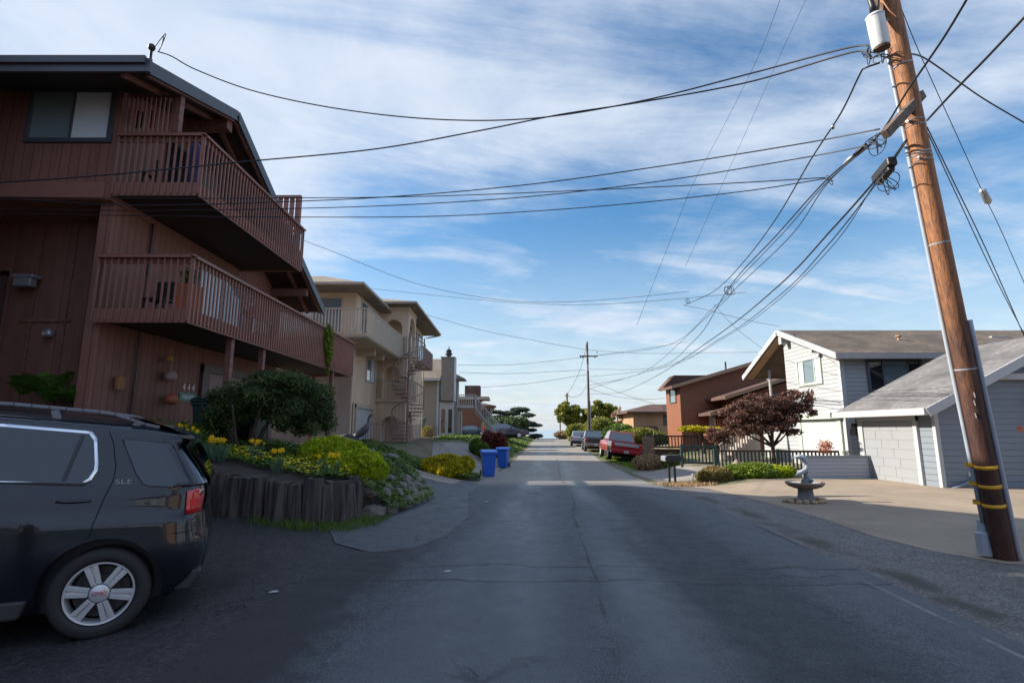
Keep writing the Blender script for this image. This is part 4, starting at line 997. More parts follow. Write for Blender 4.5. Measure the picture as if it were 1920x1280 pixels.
window_part(wh, 13.0, 0, 22.05, 23.75, 3.55, 4.55, 'y', -1, M_sage, [M_curtain, M_glass, M_curtain], div=(.25, .75), fw=.1)
window_part(wh, 14.1, 16.1, 20.7, 0, 3.1, 4.22, 'x', -1, M_bluetrim, [M_glassd, M_glass, M_glassd], div=(.27, .77), fw=.1)
m = MB(); m.box(12.955, 12.985, 21.2, 23.85, -.2, 1.88); gd = m.build('garage_door', M_white, wh)
m = MB(); m.box(12.92, 12.99, 23.86, 24.15, -.2, 1.97); m.box(12.92, 12.99, 20.95, 21.19, -.2, 1.97); m.box(12.92, 12.99, 21.19, 23.86, 1.885, 1.97); m.build('door_frame', M_sage, wh)
m = MB(); m.tube([(13.4, 27.3, 2.1), (13.4, 27.3, 4.6)], .07); m.build('post', M_white, wh)
m = MB(); m.box(15.15, 15.2, 25.0, 27.9, 2.1, 4.6); m.build('porch_wall', plain('pink_brown_wall', (.30, .13, .09), .8), wh)
for x in (16.7, 22.5): 
    m = MB(); m.tube([(x, 22.4, 5.1), (x, 22.4, 5.55)], .05); m.lathe([(.12, 0), (.12, .05), (.0, .07)], (x, 22.4, 5.5), n=10); m.build('roof_vent', M_tan, wh, smooth=True)
m = MB(); m.box(21.2, 22.0, 22.9, 23.5, 5.45, 5.62); m.build('roof_vent', M_white, wh)
m = MB(); m.box(14.5, 14.62, 20.55, 20.7, 1.45, 1.75); m.build('wall_lamp', M_black, wh)

# ------------------------------------------------------------------ blue grey garage house
ga = thing('blue_grey_house', 'low blue-grey house with a pale garage door and grey shingle roof behind the near pole', 'house', (16, 17, 0))
m = MB(); m.py([(11.6, -.2), (11.6, 2.0), (15.5, 4.0), (19, 2.2), (19, -.2)], 14.6, 18.0); m.build('wall', M_bluegrey, ga)
m = MB(); m.box(13.35, 24, 15.4, 18.2, -.2, 3.0); m.build('wall', M_bluegreyflat, ga)
m = MB(); m.py([(11.15, 1.95), (15.5, 4.14), (15.5, 4.30), (11.15, 2.11)], 14.22, 18.4); m.py([(15.5, 4.14), (19.5, 2.1), (19.5, 2.28), (15.5, 4.30)], 14.22, 18.4); m.build('roof', M_shgrey, ga)
m = MB(); 
for dz_, fl in ((0, 1),):
    T = [(13.2, 14.55, 2.93), (25, 14.55, 2.93), (25, 18.0, 4.45), (16.6, 18.0, 4.45)]; T2 = [(p[0], p[1], p[2]+.15) for p in T]; m.add(T+T2, [(3, 2, 1, 0), (4, 5, 6, 7), (0, 1, 5, 4), (1, 2, 6, 5), (2, 3, 7, 6), (3, 0, 4, 7)])
m.build('roof', M_shgreyx, ga)
m = MB(); m.box(11.02, 11.14, 14.2, 18.42, 1.93, 2.13); m.box(13.3, 25, 14.40, 14.53, 2.90, 3.08); m.build('gutter', M_white, ga, bevel=.02)
m = MB(); m.bar((11.12, 14.19, 2.0), (15.5, 14.19, 4.2), .05, .24, up=(0, 0, 1)); m.build('bargeboard', M_white, ga)
m = MB(); m.box(11.56, 11.597, 15.35, 17.55, -.12, 1.80); gd = m.build('garage_door', M_garagedoor, ga)
m = MB()
for k in range(7):
    z = -.12+.274*(k+1)
    if k < 6: m.box(11.555, 11.559, 15.35, 17.55, z-.009, z)
    for j in range(1, 3): y = 15.35+2.2*j/3+(.18 if k % 2 else -.05); m.box(11.555, 11.559, y-.006, y+.006, z-.26, z-.012)
o = m.build('door_groove', plain('grey_shadow_gap', (.18, .19, .20), .7, var=0), ga); o.parent = gd; o.location = (0, 0, 0)
m = MB(); m.box(11.52, 11.597, 17.56, 17.78, -.15, 1.95); m.box(11.52, 11.597, 15.2, 15.34, -.15, 1.95); m.box(11.515, 11.597, 15.2, 17.78, 1.81, 1.96); m.build('door_frame', M_white, ga)
m = MB(); m.box(11.55, 11.66, 14.55, 14.66, -.18, 1.98); m.build('corner_board', M_white, ga)
m = MB(); m.tube([(12.95, 14.5, 2.75), (12.72, 14.52, 2.35), (12.72, 14.52, .35), (11.75, 14.5, -.02)], .045, 8); m.build('downpipe', M_bluegreyflat, ga)
m = MB(); m.box(12.3, 12.4, 14.57, 14.598, .3, .42); m.build('outlet', M_white, ga)
m = MB(); m.box(11.35, 11.6, 17.85, 17.97, 1.35, 1.75); m.build('wall_lamp', M_black, ga, bevel=.02)
m = MB(); m.prism([(14.15, 2.25), (14.15, 2.40), (15.4, 3.0), (15.4, 2.80)], lambda u, v: (14.35, u-.2, v), lambda u, v: (16.5, u-.2, v)); m.build('awning', M_white, ga)
m = MB(); q = at(1886, 670, y=15.9); m.py([(q.x, q.z), (q.x+2.2, q.z+1.35), (q.x+4.4, q.z)], 15.8, 15.9); m.build('gable_board', M_white, ga)
hp_ = MB(); hp_.lathe([(.05, 0), (.15, .03), (.18, .2), (.16, .22)], (13.9, 14.75, 1.42), n=14); hp_.tube([(13.9, 14.75, 1.6), (13.9, 14.75, 2.8)], .006, 4)
tag(hp_.build('hanging_pot', M_terra), 'red-brown pot hanging under the eave beyond the near pole', 'plant pot')

# low grey gate fence
gf = thing('grey_fence', 'low solid grey board fence between the fountain and the garage', 'fence', (10.5, 17.4, -.1))
m = MB(); m.box(9.45, 11.5, 17.38, 17.42, -.08, .66); m.build('panel', lapped('grey_fence_boards', (.30, .34, .40), .12, line=.35), gf)
m = MB(); m.box(9.40, 9.46, 17.34, 17.46, -.12, .72); m.box(9.4, 11.55, 17.35, 17.45, .662, .72); m.box(11.5, 11.56, 17.34, 17.46, -.12, .72); m.build('frame', M_bluegreyflat, gf)

# green picket fences
def picket(name, label, p, q, zb, h, mat, pitch=.14, rail=None, group=None):
    t = thing(name, label, 'fence', (p[0], p[1], zb), group); m = MB()
    P, Q = Vector((*p, 0)), Vector((*q, 0)); L = (Q-P).length; n = int(L/pitch)
    z0 = lambda f: zb
    for i in range(1, n): 
        c = P.lerp(Q, i/n); m.box(c.x-.028, c.x+.028, c.y-.02, c.y+.02, zb+.08, zb+h-.04)
    m.build('pickets', mat, t)
    for z in (zb+.09, zb+h-.03):
        m = MB(); m.bar((p[0], p[1], z), (q[0], q[1], z), .09, .085); m.build('rail', rail or mat, t)
    k = max(1, int(L/2.4))
    for i in range(k+1):
        c = P.lerp(Q, i/k); m = MB(); m.box(c.x-.05, c.x+.05, c.y-.05, c.y+.05, zb-.2, zb+h+.06); m.build('post', mat, t)
    return t
picket('green_fence', 'long dark green picket fence in front of the white house', (8.3, 22.0), (13.1, 21.3), -.10, .82, M_greenpaint, rail=plain('dark_brown_rail', (.07, .045, .035), .6))
picket('green_fence', 'short dark green fence left of the purple tree beside the red house', (7.7, 24.4), (9.2, 24.2), -.02, .85, M_greenpaint)
picket('black_fence', 'black railing on a low wall in front of the red-brown house', (7.9, 31.4), (10.8, 31.2), .45, .75, M_black, .18)
m = MB(); m.box(7.6, 11, 31.45, 31.7, -.4, .42); tag(m.build('garden_wall', M_redroof), 'low dark retaining wall under the black railing', 'wall')
m = MB()
for k in range(7): m.box(7.45+k*.1, 7.53+k*.1, 30.6, 30.63, .15, 1.15)
m.box(7.42, 8.15, 30.63, 30.66, .3, .38); m.box(7.42, 8.15, 30.63, 30.66, .95, 1.03); tag(m.build('wooden_screen', plain('brown_screen', (.20, .12, .09), .7)), 'small brown slatted screen beside the red pickup', 'screen')

# ------------------------------------------------------------------ red brown house
rh = thing('red_brown_house', 'red-brown shingled house with stepped sloping roofs behind the purple tree', 'house', (13, 36, .6))
m = MB(); m.py([(10.5, -.2), (10.5, 4.35), (13.0, 5.0), (16, 5.9), (16, -.2)], 33, 36); m.py([(13, -.2), (13, 3.35), (18, 4.9), (18, -.2)], 30.6, 32.99); m.build('wall', M_red, rh)
m = MB(); m.py([(9.9, 4.05), (16.3, 5.92), (16.3, 6.1), (9.9, 4.23)], 32.6, 35.3); m.prism([(10.0, 4.2), (10.9, 5.15), (16.3, 5.15), (16.3, 4.2)], lambda u, v: (u, 35.3, v), lambda u, v: (u, 36.4, v)); rf = m.build('roof', M_redroof, rh)
m = MB(); m.py([(12.1, 3.25), (17, 4.75), (17, 4.92), (12.1, 3.42)], 30.1, 33.0); m.py([(11.5, 2.35), (14, 3.05), (14, 3.2), (11.5, 2.5)], 30.9, 33.0); m.build('roof', M_redroof, rh)
m = MB(); m.bar((12.1, 30.06, 3.33), (17, 30.06, 4.83), .06, .2); m.bar((11.5, 30.86, 2.42), (14, 30.86, 3.12), .06, .2); m.bar((9.85, 32.55, 4.13), (16.3, 32.55, 6.0), .06, .2); m.build('fascia', plain('tan_fascia', (.30, .19, .12), .6), rh)
window_part(rh, 10.5, 0, 33.8, 35.0, 3.3, 4.1, 'y', -1, M_bluetrim, [M_glass], div=(), fw=.06)
window_part(rh, 15.0, 15.9, 30.6, 0, 2.3, 3.6, 'x', -1, M_bluetrim, [M_glass], div=(), fw=.06)
m = MB(); m.box(12.2, 12.6, 32.9, 32.98, 1.6, 2.35); m.build('door_light', M_curtain, rh)
m = MB()
for k in range(8): m.box(11.9+k*.14, 11.96+k*.14, 31.2, 31.24, 1.3, 2.05)
m.box(11.85, 13.0, 31.18, 31.26, 2.05, 2.12); m.box(11.7, 13, 31, 33, 1.15, 1.3); m.build('porch', M_red, rh)
m = MB(); m.tube([(14.7, 36, 5.4), (14.7, 36, 6.15)], .06); m.build('roof_vent', M_black, rh)
m = MB(); m.tube([(16.1, 34, 5.9), (16.1, 34, 6.3)], .06); m.build('roof_vent', M_black, rh)
# wooden steps behind the fence
sp_ = thing('wooden_steps', 'grey wooden steps with a sloping slatted side behind the green fence', 'steps', (11, 25.5, 0))
m = MB()
for k in range(7): m.box(9.9+k*.28, 9.9+(k+1)*.28, 25.6, 26.6, -.1, .15+k*.19)
m.build('treads', M_beigegrey, sp_)
m = MB()
for k in range(16): x = 9.9+k*.13; m.box(x, x+.06, 25.5, 25.54, 0+k*.085, .75+k*.088)
m.bar((9.85, 25.5, .8), (11.95, 25.5, 2.22), .09, .07, up=(0, 1, 0)); m.build('side_rail', M_beigegrey, sp_)
th_ = thing('tan_house', 'small peach stucco house with a low hip roof in the middle distance on the right', 'house', (14, 53, .5))
m = MB(); m.box(11.4, 18, 50, 57, .2, 3.1); m.build('wall', M_tan, th_); m = MB(); hip(m, 10.7, 18.6, 49.3, 57.6, 3.2, 4.0, 3, 3, .15); m.build('roof', M_redroof, th_)
m = MB(); m.box(14.2, 14.9, 49.95, 49.99, 1.9, 2.9); m.build('window', M_glassd, th_)
m = MB(); m.px([(49, 1.2), (50, 1.75), (50, 1.85), (48.9, 1.3)], 11.6, 13.6); m.build('porch_roof', M_redroof, th_); m = MB(); m.box(11.8, 11.9, 49.1, 49.2, .3, 1.3); m.box(13.3, 13.4, 49.1, 49.2, .3, 1.3); m.build('porch_post', M_black, th_)
# ------------------------------------------------------------------ plants
import numpy as np
L_dark = leaf('dark_evergreen_leaves', (.018, .038, .014), (.11, .15, .045))
L_gold = leaf('golden_conifer_needles', (.12, .19, .008), (.50, .56, .02))
L_yel = leaf('yellow_shrub_leaves', (.14, .15, .006), (.62, .50, .02))
L_green = leaf('fresh_green_leaves', (.035, .08, .012), (.16, .24, .04))
L_lime = leaf('lime_green_leaves', (.07, .13, .01), (.20, .26, .03))
L_fern = leaf('fern_fronds', (.05, .13, .02), (.14, .25, .04))
L_purple = leaf('purple_brown_leaves', (.05, .026, .020), (.19, .095, .07))
L_red = leaf('red_shrub_leaves', (.07, .015, .012), (.20, .05, .035))
L_cyp = leaf('cypress_foliage', (.04, .065, .05), (.10, .13, .09))  # leaf colours lightened to stand for distance haze
L_bush = leaf('bright_tree_leaves', (.07, .10, .015), (.30, .29, .05))
L_yellowflower = leaf('yellow_petals', (.60, .50, .02), (.85, .72, .04), trans=.3)
L_orange = leaf('golden_petals', (.80, .46, .01), (.90, .66, .02), trans=.3)
L_pink = leaf('pink_petals', (.45, .20, .25), (.75, .50, .52))
L_blade = leaf('grey_green_blades', (.05, .10, .06), (.12, .20, .12))
L_straw = leaf('straw_coloured_shrub', (.25, .15, .08), (.45, .33, .18))
L_redflower = leaf('rust_flowers', (.25, .06, .03), (.45, .15, .07))

def leaves(mb, blobs, n, size, seed=0, aspect=2.0, shell=.5, up=0., jitter=1., clump=0, core=.0, flat=False):
    """n small leaf faces through ellipsoid blobs (cx,cy,cz,rx,ry,rz); shade value per clump"""
    rg = np.random.RandomState(seed)
    if mb.a is None: mb.a = []
    vol = np.array([b[3]*b[4]*b[5] for b in blobs])**.67; vol /= vol.sum()
    for bi, b in enumerate(blobs):
        k = max(4, int(n*vol[bi])); d = rg.normal(size=(k, 3)); d /= np.linalg.norm(d, axis=1)[:, None]
        r = shell+(1-shell)*rg.rand(k)**.6
        if clump:
            cl = rg.normal(size=(clump, 3)); cl /= np.linalg.norm(cl, axis=1)[:, None]; cl *= (.55+.45*rg.rand(clump))[:, None]
            ci = rg.randint(clump, size=k); pts = cl[ci]+d*(.34*rg.rand(k)**.5)[:, None]; cv = rg.rand(clump)[ci]
        else: pts = d*r[:, None]; cv = .5+.5*np.sin(pts[:, 0]*5+bi)*np.cos(pts[:, 1]*4+pts[:, 2]*6)
        P = pts*np.array(b[3:6])+np.array(b[:3])
        q = rg.normal(size=(k, 3)); q[:, 2] += up; q += d*.6; q /= np.linalg.norm(q, axis=1)[:, None]
        t = np.cross(q, rg.normal(size=(k, 3))); t /= np.linalg.norm(t, axis=1)[:, None]
        s = size*(.6+.8*rg.rand(k)*jitter)
        A = q*(s*.5)[:, None]*aspect**.5; B = t*(s*.5/aspect**.5)[:, None]
        base = len(mb.v)
        V = np.stack([P-A, P+B*.9, P+A, P-B*.9], 1).reshape(-1, 3)
        mb.v += [tuple(v) for v in V.tolist()]
        mb.f += [[base+4*i, base+4*i+1, base+4*i+2, base+4*i+3] for i in range(k)]; mb.m += [mb.mi]*k
        mb.a += np.clip(.25+.5*cv+.35*rg.normal(size=k)*.6, 0, 1).tolist()
        if core:
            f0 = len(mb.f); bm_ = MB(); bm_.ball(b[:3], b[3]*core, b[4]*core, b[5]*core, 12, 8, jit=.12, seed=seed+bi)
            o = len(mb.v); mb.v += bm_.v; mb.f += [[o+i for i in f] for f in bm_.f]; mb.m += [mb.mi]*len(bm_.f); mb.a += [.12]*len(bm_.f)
    return mb
def shrub(name, label, blobs, n, size, mat, seed=0, group=None, core=.78, cat='shrub', **k):
    m = MB(); leaves(m, blobs, n, size, seed, core=core, **k); o = m.build(name, mat, fix=False)
    return tag(o, label, cat, group)
def mounds(cx, cy, z, rx, ry, rz, k, seed):
    rg = random.Random(seed); out = [(cx, cy, z+rz*.35, rx*.8, ry*.8, rz*.75)]
    for i in range(k):
        a = 2*math.pi*i/k+rg.uniform(-.3, .3); f = rg.uniform(.45, .7)
        out.append((cx+rx*f*math.cos(a), cy+ry*f*math.sin(a), z+rz*rg.uniform(.25, .6), rx*rg.uniform(.35, .5), ry*rg.uniform(.35, .5), rz*rg.uniform(.35, .5)))
    return out

# garden mound in front of the brown house, held by logs and rocks
def ZG(x, y):
    z = .70+.58*sm((-3.3-x)/4.2)-.62*sm((x+3.25)/1.0)*sm((y-9.2)/1.0)
    return max(z, H(x, y)+.10)
gpoly = [(-9.2, 8.5), (-6.5, 8.95), (-5.0, 8.85), (-4.4, 8.72), (-3.35, 8.55), (-2.82, 8.85), (-2.66, 9.7), (-2.55, 10.6), (-2.35, 11.8), (-2.2, 13), (-2.45, 14.2), (-3.3, 15.3), (-5.0, 15.7), (-6.9, 14.2), (-8.55, 13.6), (-9.2, 12)]
structure(drape('garden_bed', gpoly, 0, M_soil, zf=ZG, skirt=.9, step=.14, noisez=.07))
# log retaining wall
lw = thing('retaining_wall', 'dark weathered wall of upright half logs holding up the flower bed', 'retaining wall', (-4, 8.6, 0))
path = [(-7.0, 8.80), (-5.6, 8.78), (-4.4, 8.60), (-3.45, 8.42), (-3.0, 8.62), (-2.8, 9.1), (-2.72, 9.6)]
rg = random.Random(3); L = 0; seg = []
for a, b in zip(path[:-1], path[1:]): seg.append((L, Vector((*a, 0)), Vector((*b, 0)))); L += (Vector(a)-Vector(b)).length
s = 0
while s < L:
    r = rg.uniform(.075, .17); s += r*.9
    for l0, a, b in seg:
        if l0 <= s <= l0+(b-a).length: c = a.lerp(b, (s-l0)/(b-a).length)
    s += r*rg.uniform(.8, 1.05)
    h = rg.uniform(.56, .73)+(.02 if c.x < -4 else 0); lean = Vector((rg.uniform(-.05, .05), rg.uniform(-.03, .03), 0)); m = MB(); n_ = 14; zb = H(c.x, c.y)-.1
    pr_ = [rg.uniform(.78, 1.12) for _ in range(n_)]; vs = []
    for k in range(5):
        t = k/4
        for j in range(n_):
            a = 2*math.pi*j/n_; rr = r*pr_[j]*(1.05-.1*t)*(1+rg.uniform(-.03, .03)); vs.append(c+lean*t+Vector((rr*math.cos(a), rr*math.sin(a), zb+(h+.1)*t+(rg.uniform(-.015, .02) if k == 4 else 0))))
    m.add(vs, [(k*n_+j, k*n_+(j+1) % n_, (k+1)*n_+(j+1) % n_, (k+1)*n_+j) for k in range(4) for j in range(n_)]+[tuple(range(4*n_, 5*n_))])
    m.build('log', M_log, lw, smooth=False)
# rocks along the driveway edge
ROCK2 = [(-2.5, 9.95), (-2.42, 10.7), (-2.3, 11.5), (-2.2, 12.35), (-2.18, 13.1), (-2.4, 13.9), (-2.75, 10.25), (-2.72, 11.0), (-2.62, 11.9), (-2.5, 12.8)]
rg = random.Random(8); k = 0
for (x, y) in ((-2.35, 9.75), (-2.3, 10.1), (-2.25, 10.5), (-2.15, 10.9), (-2.05, 11.35), (-1.98, 11.85), (-1.95, 12.3), (-1.93, 12.8), (-2.0, 13.3), (-2.15, 13.8), (-2.4, 14.3), (-2.8, 14.8), (-2.62, 10.3), (-2.5, 11.1), (-2.35, 12.0), (-2.32, 12.7), (-2.4, 13.4), (-3.3, 15.2), (-3.9, 15.5))+tuple(ROCK2):
    m = MB(); m.ball((x-.12+rg.uniform(-.05, .05), y, max(H(x, y), ZG(x-.12, y) if k >= 12 else H(x, y))+.08), rg.uniform(.14, .24), rg.uniform(.13, .22), rg.uniform(.10, .19), 8, 6, .22, k)
    tag(m.build('garden_rock', M_rock), 'rough grey rock edging the flower bed along the driveway', 'rock', 'rocks edging the flower bed'); k += 1

def scatter(poly, n, seed):
    rg = random.Random(seed); xs = [p[0] for p in poly]; ys = [p[1] for p in poly]; out = []
    while len(out) < n:
        x, y = rg.uniform(min(xs), max(xs)), rg.uniform(min(ys), max(ys)); c = False
        for (a, b), (c_, d) in zip(poly, poly[1:]+poly[:1]):
            if (b > y) != (d > y) and x < (c_-a)*(y-b)/(d-b)+a: c = not c
        if c: out.append((x, y))
    return out
def carpet(name, label, poly, n, hgt, size, mat, zf, seed, cat='ground cover', blade=False, dens=None):
    m = MB(); m.a = []; rg = random.Random(seed)
    for x, y in scatter(poly, n, seed):
        v = noise.noise(Vector((x*1.4, y*1.4, seed)))
        if dens is not None and v < dens: continue
        h = hgt*rg.uniform(.4, 1)*(1+.5*v); z = zf(x, y)
        if blade:
            a = rg.uniform(0, 6.28); l = rg.uniform(.1, .45)*h; w = size*.5; dx, dy = math.cos(a), math.sin(a)
            m.add([(x-dy*w, y+dx*w, z), (x+dy*w, y-dx*w, z), (x+dx*l*.5, y+dy*l*.5, z+h*.7), (x+dx*l, y+dy*l, z+h)], [(0, 1, 2), (2, 3, 0)]); m.a += [rg.random()]*2
        else:
            a = rg.uniform(0, 6.28); t = rg.uniform(-.5, .5); c = Vector((x, y, z+h)); u = Vector((math.cos(a), math.sin(a), t))*size*.5; w = Vector((-math.sin(a), math.cos(a), rg.uniform(-.6, .6)))*size*.4
            m.add([c-u, c+w, c+u, c-w], [(0, 1, 2, 3)]); m.a += [min(1, max(0, .5+v+rg.uniform(-.3, .3)))]
    return tag(m.build(name, mat, fix=False), label, cat, kind='stuff')
front = [(-6.0, 9.0), (-4.6, 9.05), (-3.4, 8.85), (-2.95, 9.1), (-2.8, 10.2), (-3.5, 10.8), (-5.4, 10.6), (-7, 10.2)]
carpet('green_ground_cover', 'leafy green carpet over the flower bed above the logs', [(-8.4, 9.9), (-5.2, 9.9), (-4.0, 9.6), (-3.2, 9.05), (-2.85, 9.3), (-2.5, 11), (-2.3, 13), (-2.7, 14.4), (-4, 15.2), (-6, 14.3), (-8.4, 13)], 15000, .16, .07, L_green, ZG, 1)
carpet('flower_carpet', 'low carpet of small yellow flowers along the top of the log wall', [(-5.6, 10.1), (-4.4, 9.8), (-3.3, 9.05), (-2.95, 9.2), (-2.9, 10.0), (-3.6, 10.5), (-4.8, 10.8), (-5.9, 10.8)], 760, .24, .05, L_yellowflower, ZG, 2, 'flowers', dens=-.05)
carpet('rock_plants', 'green creeping plants between the rocks beside the driveway', [(-2.9, 9.4), (-2.3, 9.5), (-1.95, 11.5), (-1.85, 13), (-2.3, 14.4), (-2.9, 14.8), (-2.6, 13), (-2.7, 11)], 3600, .16, .06, L_green, lambda x, y: ZG(x-.25, y)-.12, 3)
carpet('wall_foot_grass', 'tufts of grass at the foot of the log wall', [(-4.0, 8.2), (-3.2, 8.0), (-2.5, 8.3), (-2.2, 9.0), (-2.15, 10), (-2.5, 9.9), (-2.75, 8.8), (-3.3, 8.4), (-4.0, 8.5)], 1500, .13, .012, L_green, H, 4, 'grass', blade=True)
carpet('grass_strip', 'green weeds and grass on the bank beside the second driveway', [(-6.5, 21.0), (-4.2, 20.2), (-3.0, 20.0), (-1.45, 19.6), (-1.2, 20.2), (-1.25, 21.4), (-2.6, 22.2), (-4.5, 23.2), (-6.8, 24.4)], 8000, .20, .09, L_green, H, 5, 'grass')
carpet('grass_strip', 'short green grass under the parked pickups on the right verge', [(6.3, 27.0), (7.7, 27.0), (9.6, 34), (9.3, 43), (8.6, 47), (7.2, 44), (6.4, 34)], 7000, .10, .12, L_lime, H, 6, 'grass', blade=True)
carpet('meadow_grass', 'rough grass on the banks further up both sides of the street', [(-5, 34), (-.6, 34), (1.4, 58), (3.5, 88), (0, 92), (-4, 70), (-6, 50)], 6000, .18, .2, L_green, H, 7, 'grass', blade=True)
carpet('dry_grass', 'dry weeds at the edge of the lane near the mailbox', [(4.7, 18.0), (5.3, 16.9), (6.3, 16.7), (6.6, 17.3), (5.6, 18.6)], 1200, .12, .05, L_straw, H, 8, 'grass', blade=True)

# daffodils
def daffodil(seed, heads):
    t = thing('daffodil_clump', '', 'flower'); rg = random.Random(seed)
    m = MB(); m.a = []
    for _ in range(34):
        a = rg.uniform(0, 6.28); r = rg.uniform(0, .09); l = rg.uniform(.02, .12); h = rg.uniform(.18, .34); x, y = r*math.cos(a), r*math.sin(a); w = .008
        m.add([(x-w, y, 0), (x+w, y, 0), (x+w*.8+l*.5*math.cos(a), y+l*.5*math.sin(a), h*.7), (x+l*math.cos(a), y+l*math.sin(a), h)], [(0, 1, 2, 3)]); m.a.append(rg.random())
    xs = [p[0] for p in m.v]; 
    o = m.build('leaves', L_blade, t, fix=False)
    m = MB(); m.a = []
    for _ in range(heads):
        a = rg.uniform(0, 6.28); r = rg.uniform(.02, .14); h = rg.uniform(.30, .40); c = Vector((r*math.cos(a), r*math.sin(a), h)); fa = rg.uniform(3.6, 5.4); f = Vector((math.cos(fa), math.sin(fa), .15)).normalized()
        u = f.cross(Vector((0, 0, 1))).normalized(); w = u.cross(f)
        for k in range(6):
            b = k*math.pi/3; d = u*math.cos(b)+w*math.sin(b); e = f.cross(d); m.add([c, c+d*.03+e*.016, c+d*.055, c+d*.03-e*.016], [(0, 1, 2, 3)]); m.a.append(rg.random())
        n0 = len(m.f); m.lathe([(.012, 0), (.018, .035)], c, f, 7); m.a += [.2]*(len(m.f)-n0)
    m.build('blooms', L_orange, t, fix=False)
    return t
protos = [daffodil(1, 3), daffodil(2, 2), daffodil(3, 4)]
dspots = [(393, 845, 9.7), (402, 838, 9.8), (412, 842, 9.6), (362, 822, 10.6), (470, 836, 10.8), (478, 846, 10.5), (484, 838, 10.6), (590, 872, 9.8), (520, 862, 9.6), (335, 812, 10.8), (345, 818, 11.4), (622, 880, 9.4)]
dl = ['daffodils nearest the tail of the dark car', 'daffodils just behind the car tail, second clump', 'daffodils in the bed directly below the green bins', 'lone daffodils against the brown house wall', 'tall daffodils in front of the dark round shrub, left of its trunk', 'tall daffodils in front of the dark shrub, middle clump', 'tall daffodils at the foot of the dark shrub trunk', 'daffodils among the yellow carpet near the right end of the logs', 'daffodils in the middle of the log wall top', 'daffodils half hidden behind the car roof', 'daffodils below the house number', 'daffodils above the last upright logs']
for i, (px, py, y) in enumerate(dspots):
    o = protos[i % 3] if i < 3 else copy_tree(protos[i % 3]); p = at(px, py+8, y=y); o.location = (p.x, y, ZG(p.x, y)+.03); o.rotation_euler.z = i*1.3; s_ = 1.0; o.scale = (s_, s_, s_)
    o['label'] = dl[i]; o['group'] = 'daffodils in the flower bed'

# big dark shrub with bare stems
bs = thing('round_shrub', 'large dark rounded shrub on bare twisted stems in front of the brown garage', 'shrub', (-5.7, 12.2, 1.0))
m = MB(); bl = [(-5.75, 12.2, 2.3, 1.0, .9, .55), (-5.0, 12.2, 2.15, .85, .8, .62), (-4.75, 12.3, 1.85, .6, .7, .5), (-6.35, 12.0, 2.05, .62, .7, .5), (-6.5, 11.9, 1.7, .4, .5, .35), (-5.3, 12.0, 2.55, .7, .6, .35), (-4.5, 12.1, 2.2, .4, .5, .45)]
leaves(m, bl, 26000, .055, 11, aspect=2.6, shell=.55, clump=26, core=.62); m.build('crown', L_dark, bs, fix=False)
m = MB(); rg = random.Random(4)
for k in range(7):
    a = k*.9; p = [Vector((-5.9+.16*math.cos(a), 11.9+.16*math.sin(a), ZG(-5.9, 11.9)-.1))]
    for j in range(4): p.append(p[-1]+Vector((math.cos(a)*.14+rg.uniform(-.06, .06), math.sin(a)*.1, .27)))
    m.tube(p, [.05, .042, .035, .028, .02], 7)
m.build('trunk', M_bark, bs, smooth=True)
# golden conifers
gg = 'golden conifers in the front garden'
shrub('golden_shrub', 'broad golden-green conifer mound, the left and further of the pair above the logs', mounds(-3.85, 11.6, ZG(-4.0, 11.4)-.02, .72, .62, .62, 7, 21), 26000, .06, L_gold, 21, gg, aspect=3.2, shell=.75, up=.5)
shrub('golden_shrub', 'golden-green conifer mound, the right and nearer of the pair above the logs', mounds(-2.98, 10.45, ZG(-3.05, 10.6)+.0, .60, .52, .50, 7, 22), 23000, .055, L_gold, 22, gg, aspect=3.2, shell=.75, up=.5)
shrub('yellow_shrub', 'bright yellow-topped low hedge shrub beside the blue bins', mounds(-2.5, 20.6, H(-2.5, 20.6)-.05, 1.05, .9, .78, 8, 23), 14000, .10, L_yel, 23, None, aspect=2.2, shell=.8, up=.7)
sg = 'clipped round shrubs behind the blue bins'
shrub('round_bush', 'small clipped green ball shrub, left of the two behind the bins', [(-2.0, 29.8, .62, .38, .4, .44)], 4500, .09, L_green, 24, sg, shell=.85)
shrub('round_bush', 'small clipped green ball shrub, right of the two behind the bins', [(-1.55, 28.6, .45, .34, .36, .42)], 4500, .09, L_green, 25, sg, shell=.85)
shrub('red_shrub', 'reddish brown bush between the small round shrubs and the parked sedan', [(-1.35, 31.5, .75, .55, .6, .7), (-.8, 31.6, .65, .55, .6, .75)], 6000, .12, L_red, 26, shell=.4, core=.6)
shrub('hedge', 'dark hedge behind the parked sedan on the left', mounds(-.6, 60, 1.2, 2.6, 2.5, 1.7, 6, 27), 7000, .25, L_dark, 27)
shrub('potted_shrub', 'small orange-yellow shrub beside the green bin at the taupe house', [(-6.3, 40, 1.35, .45, .4, .5)], 900, .12, L_yel, 28, shell=.5)
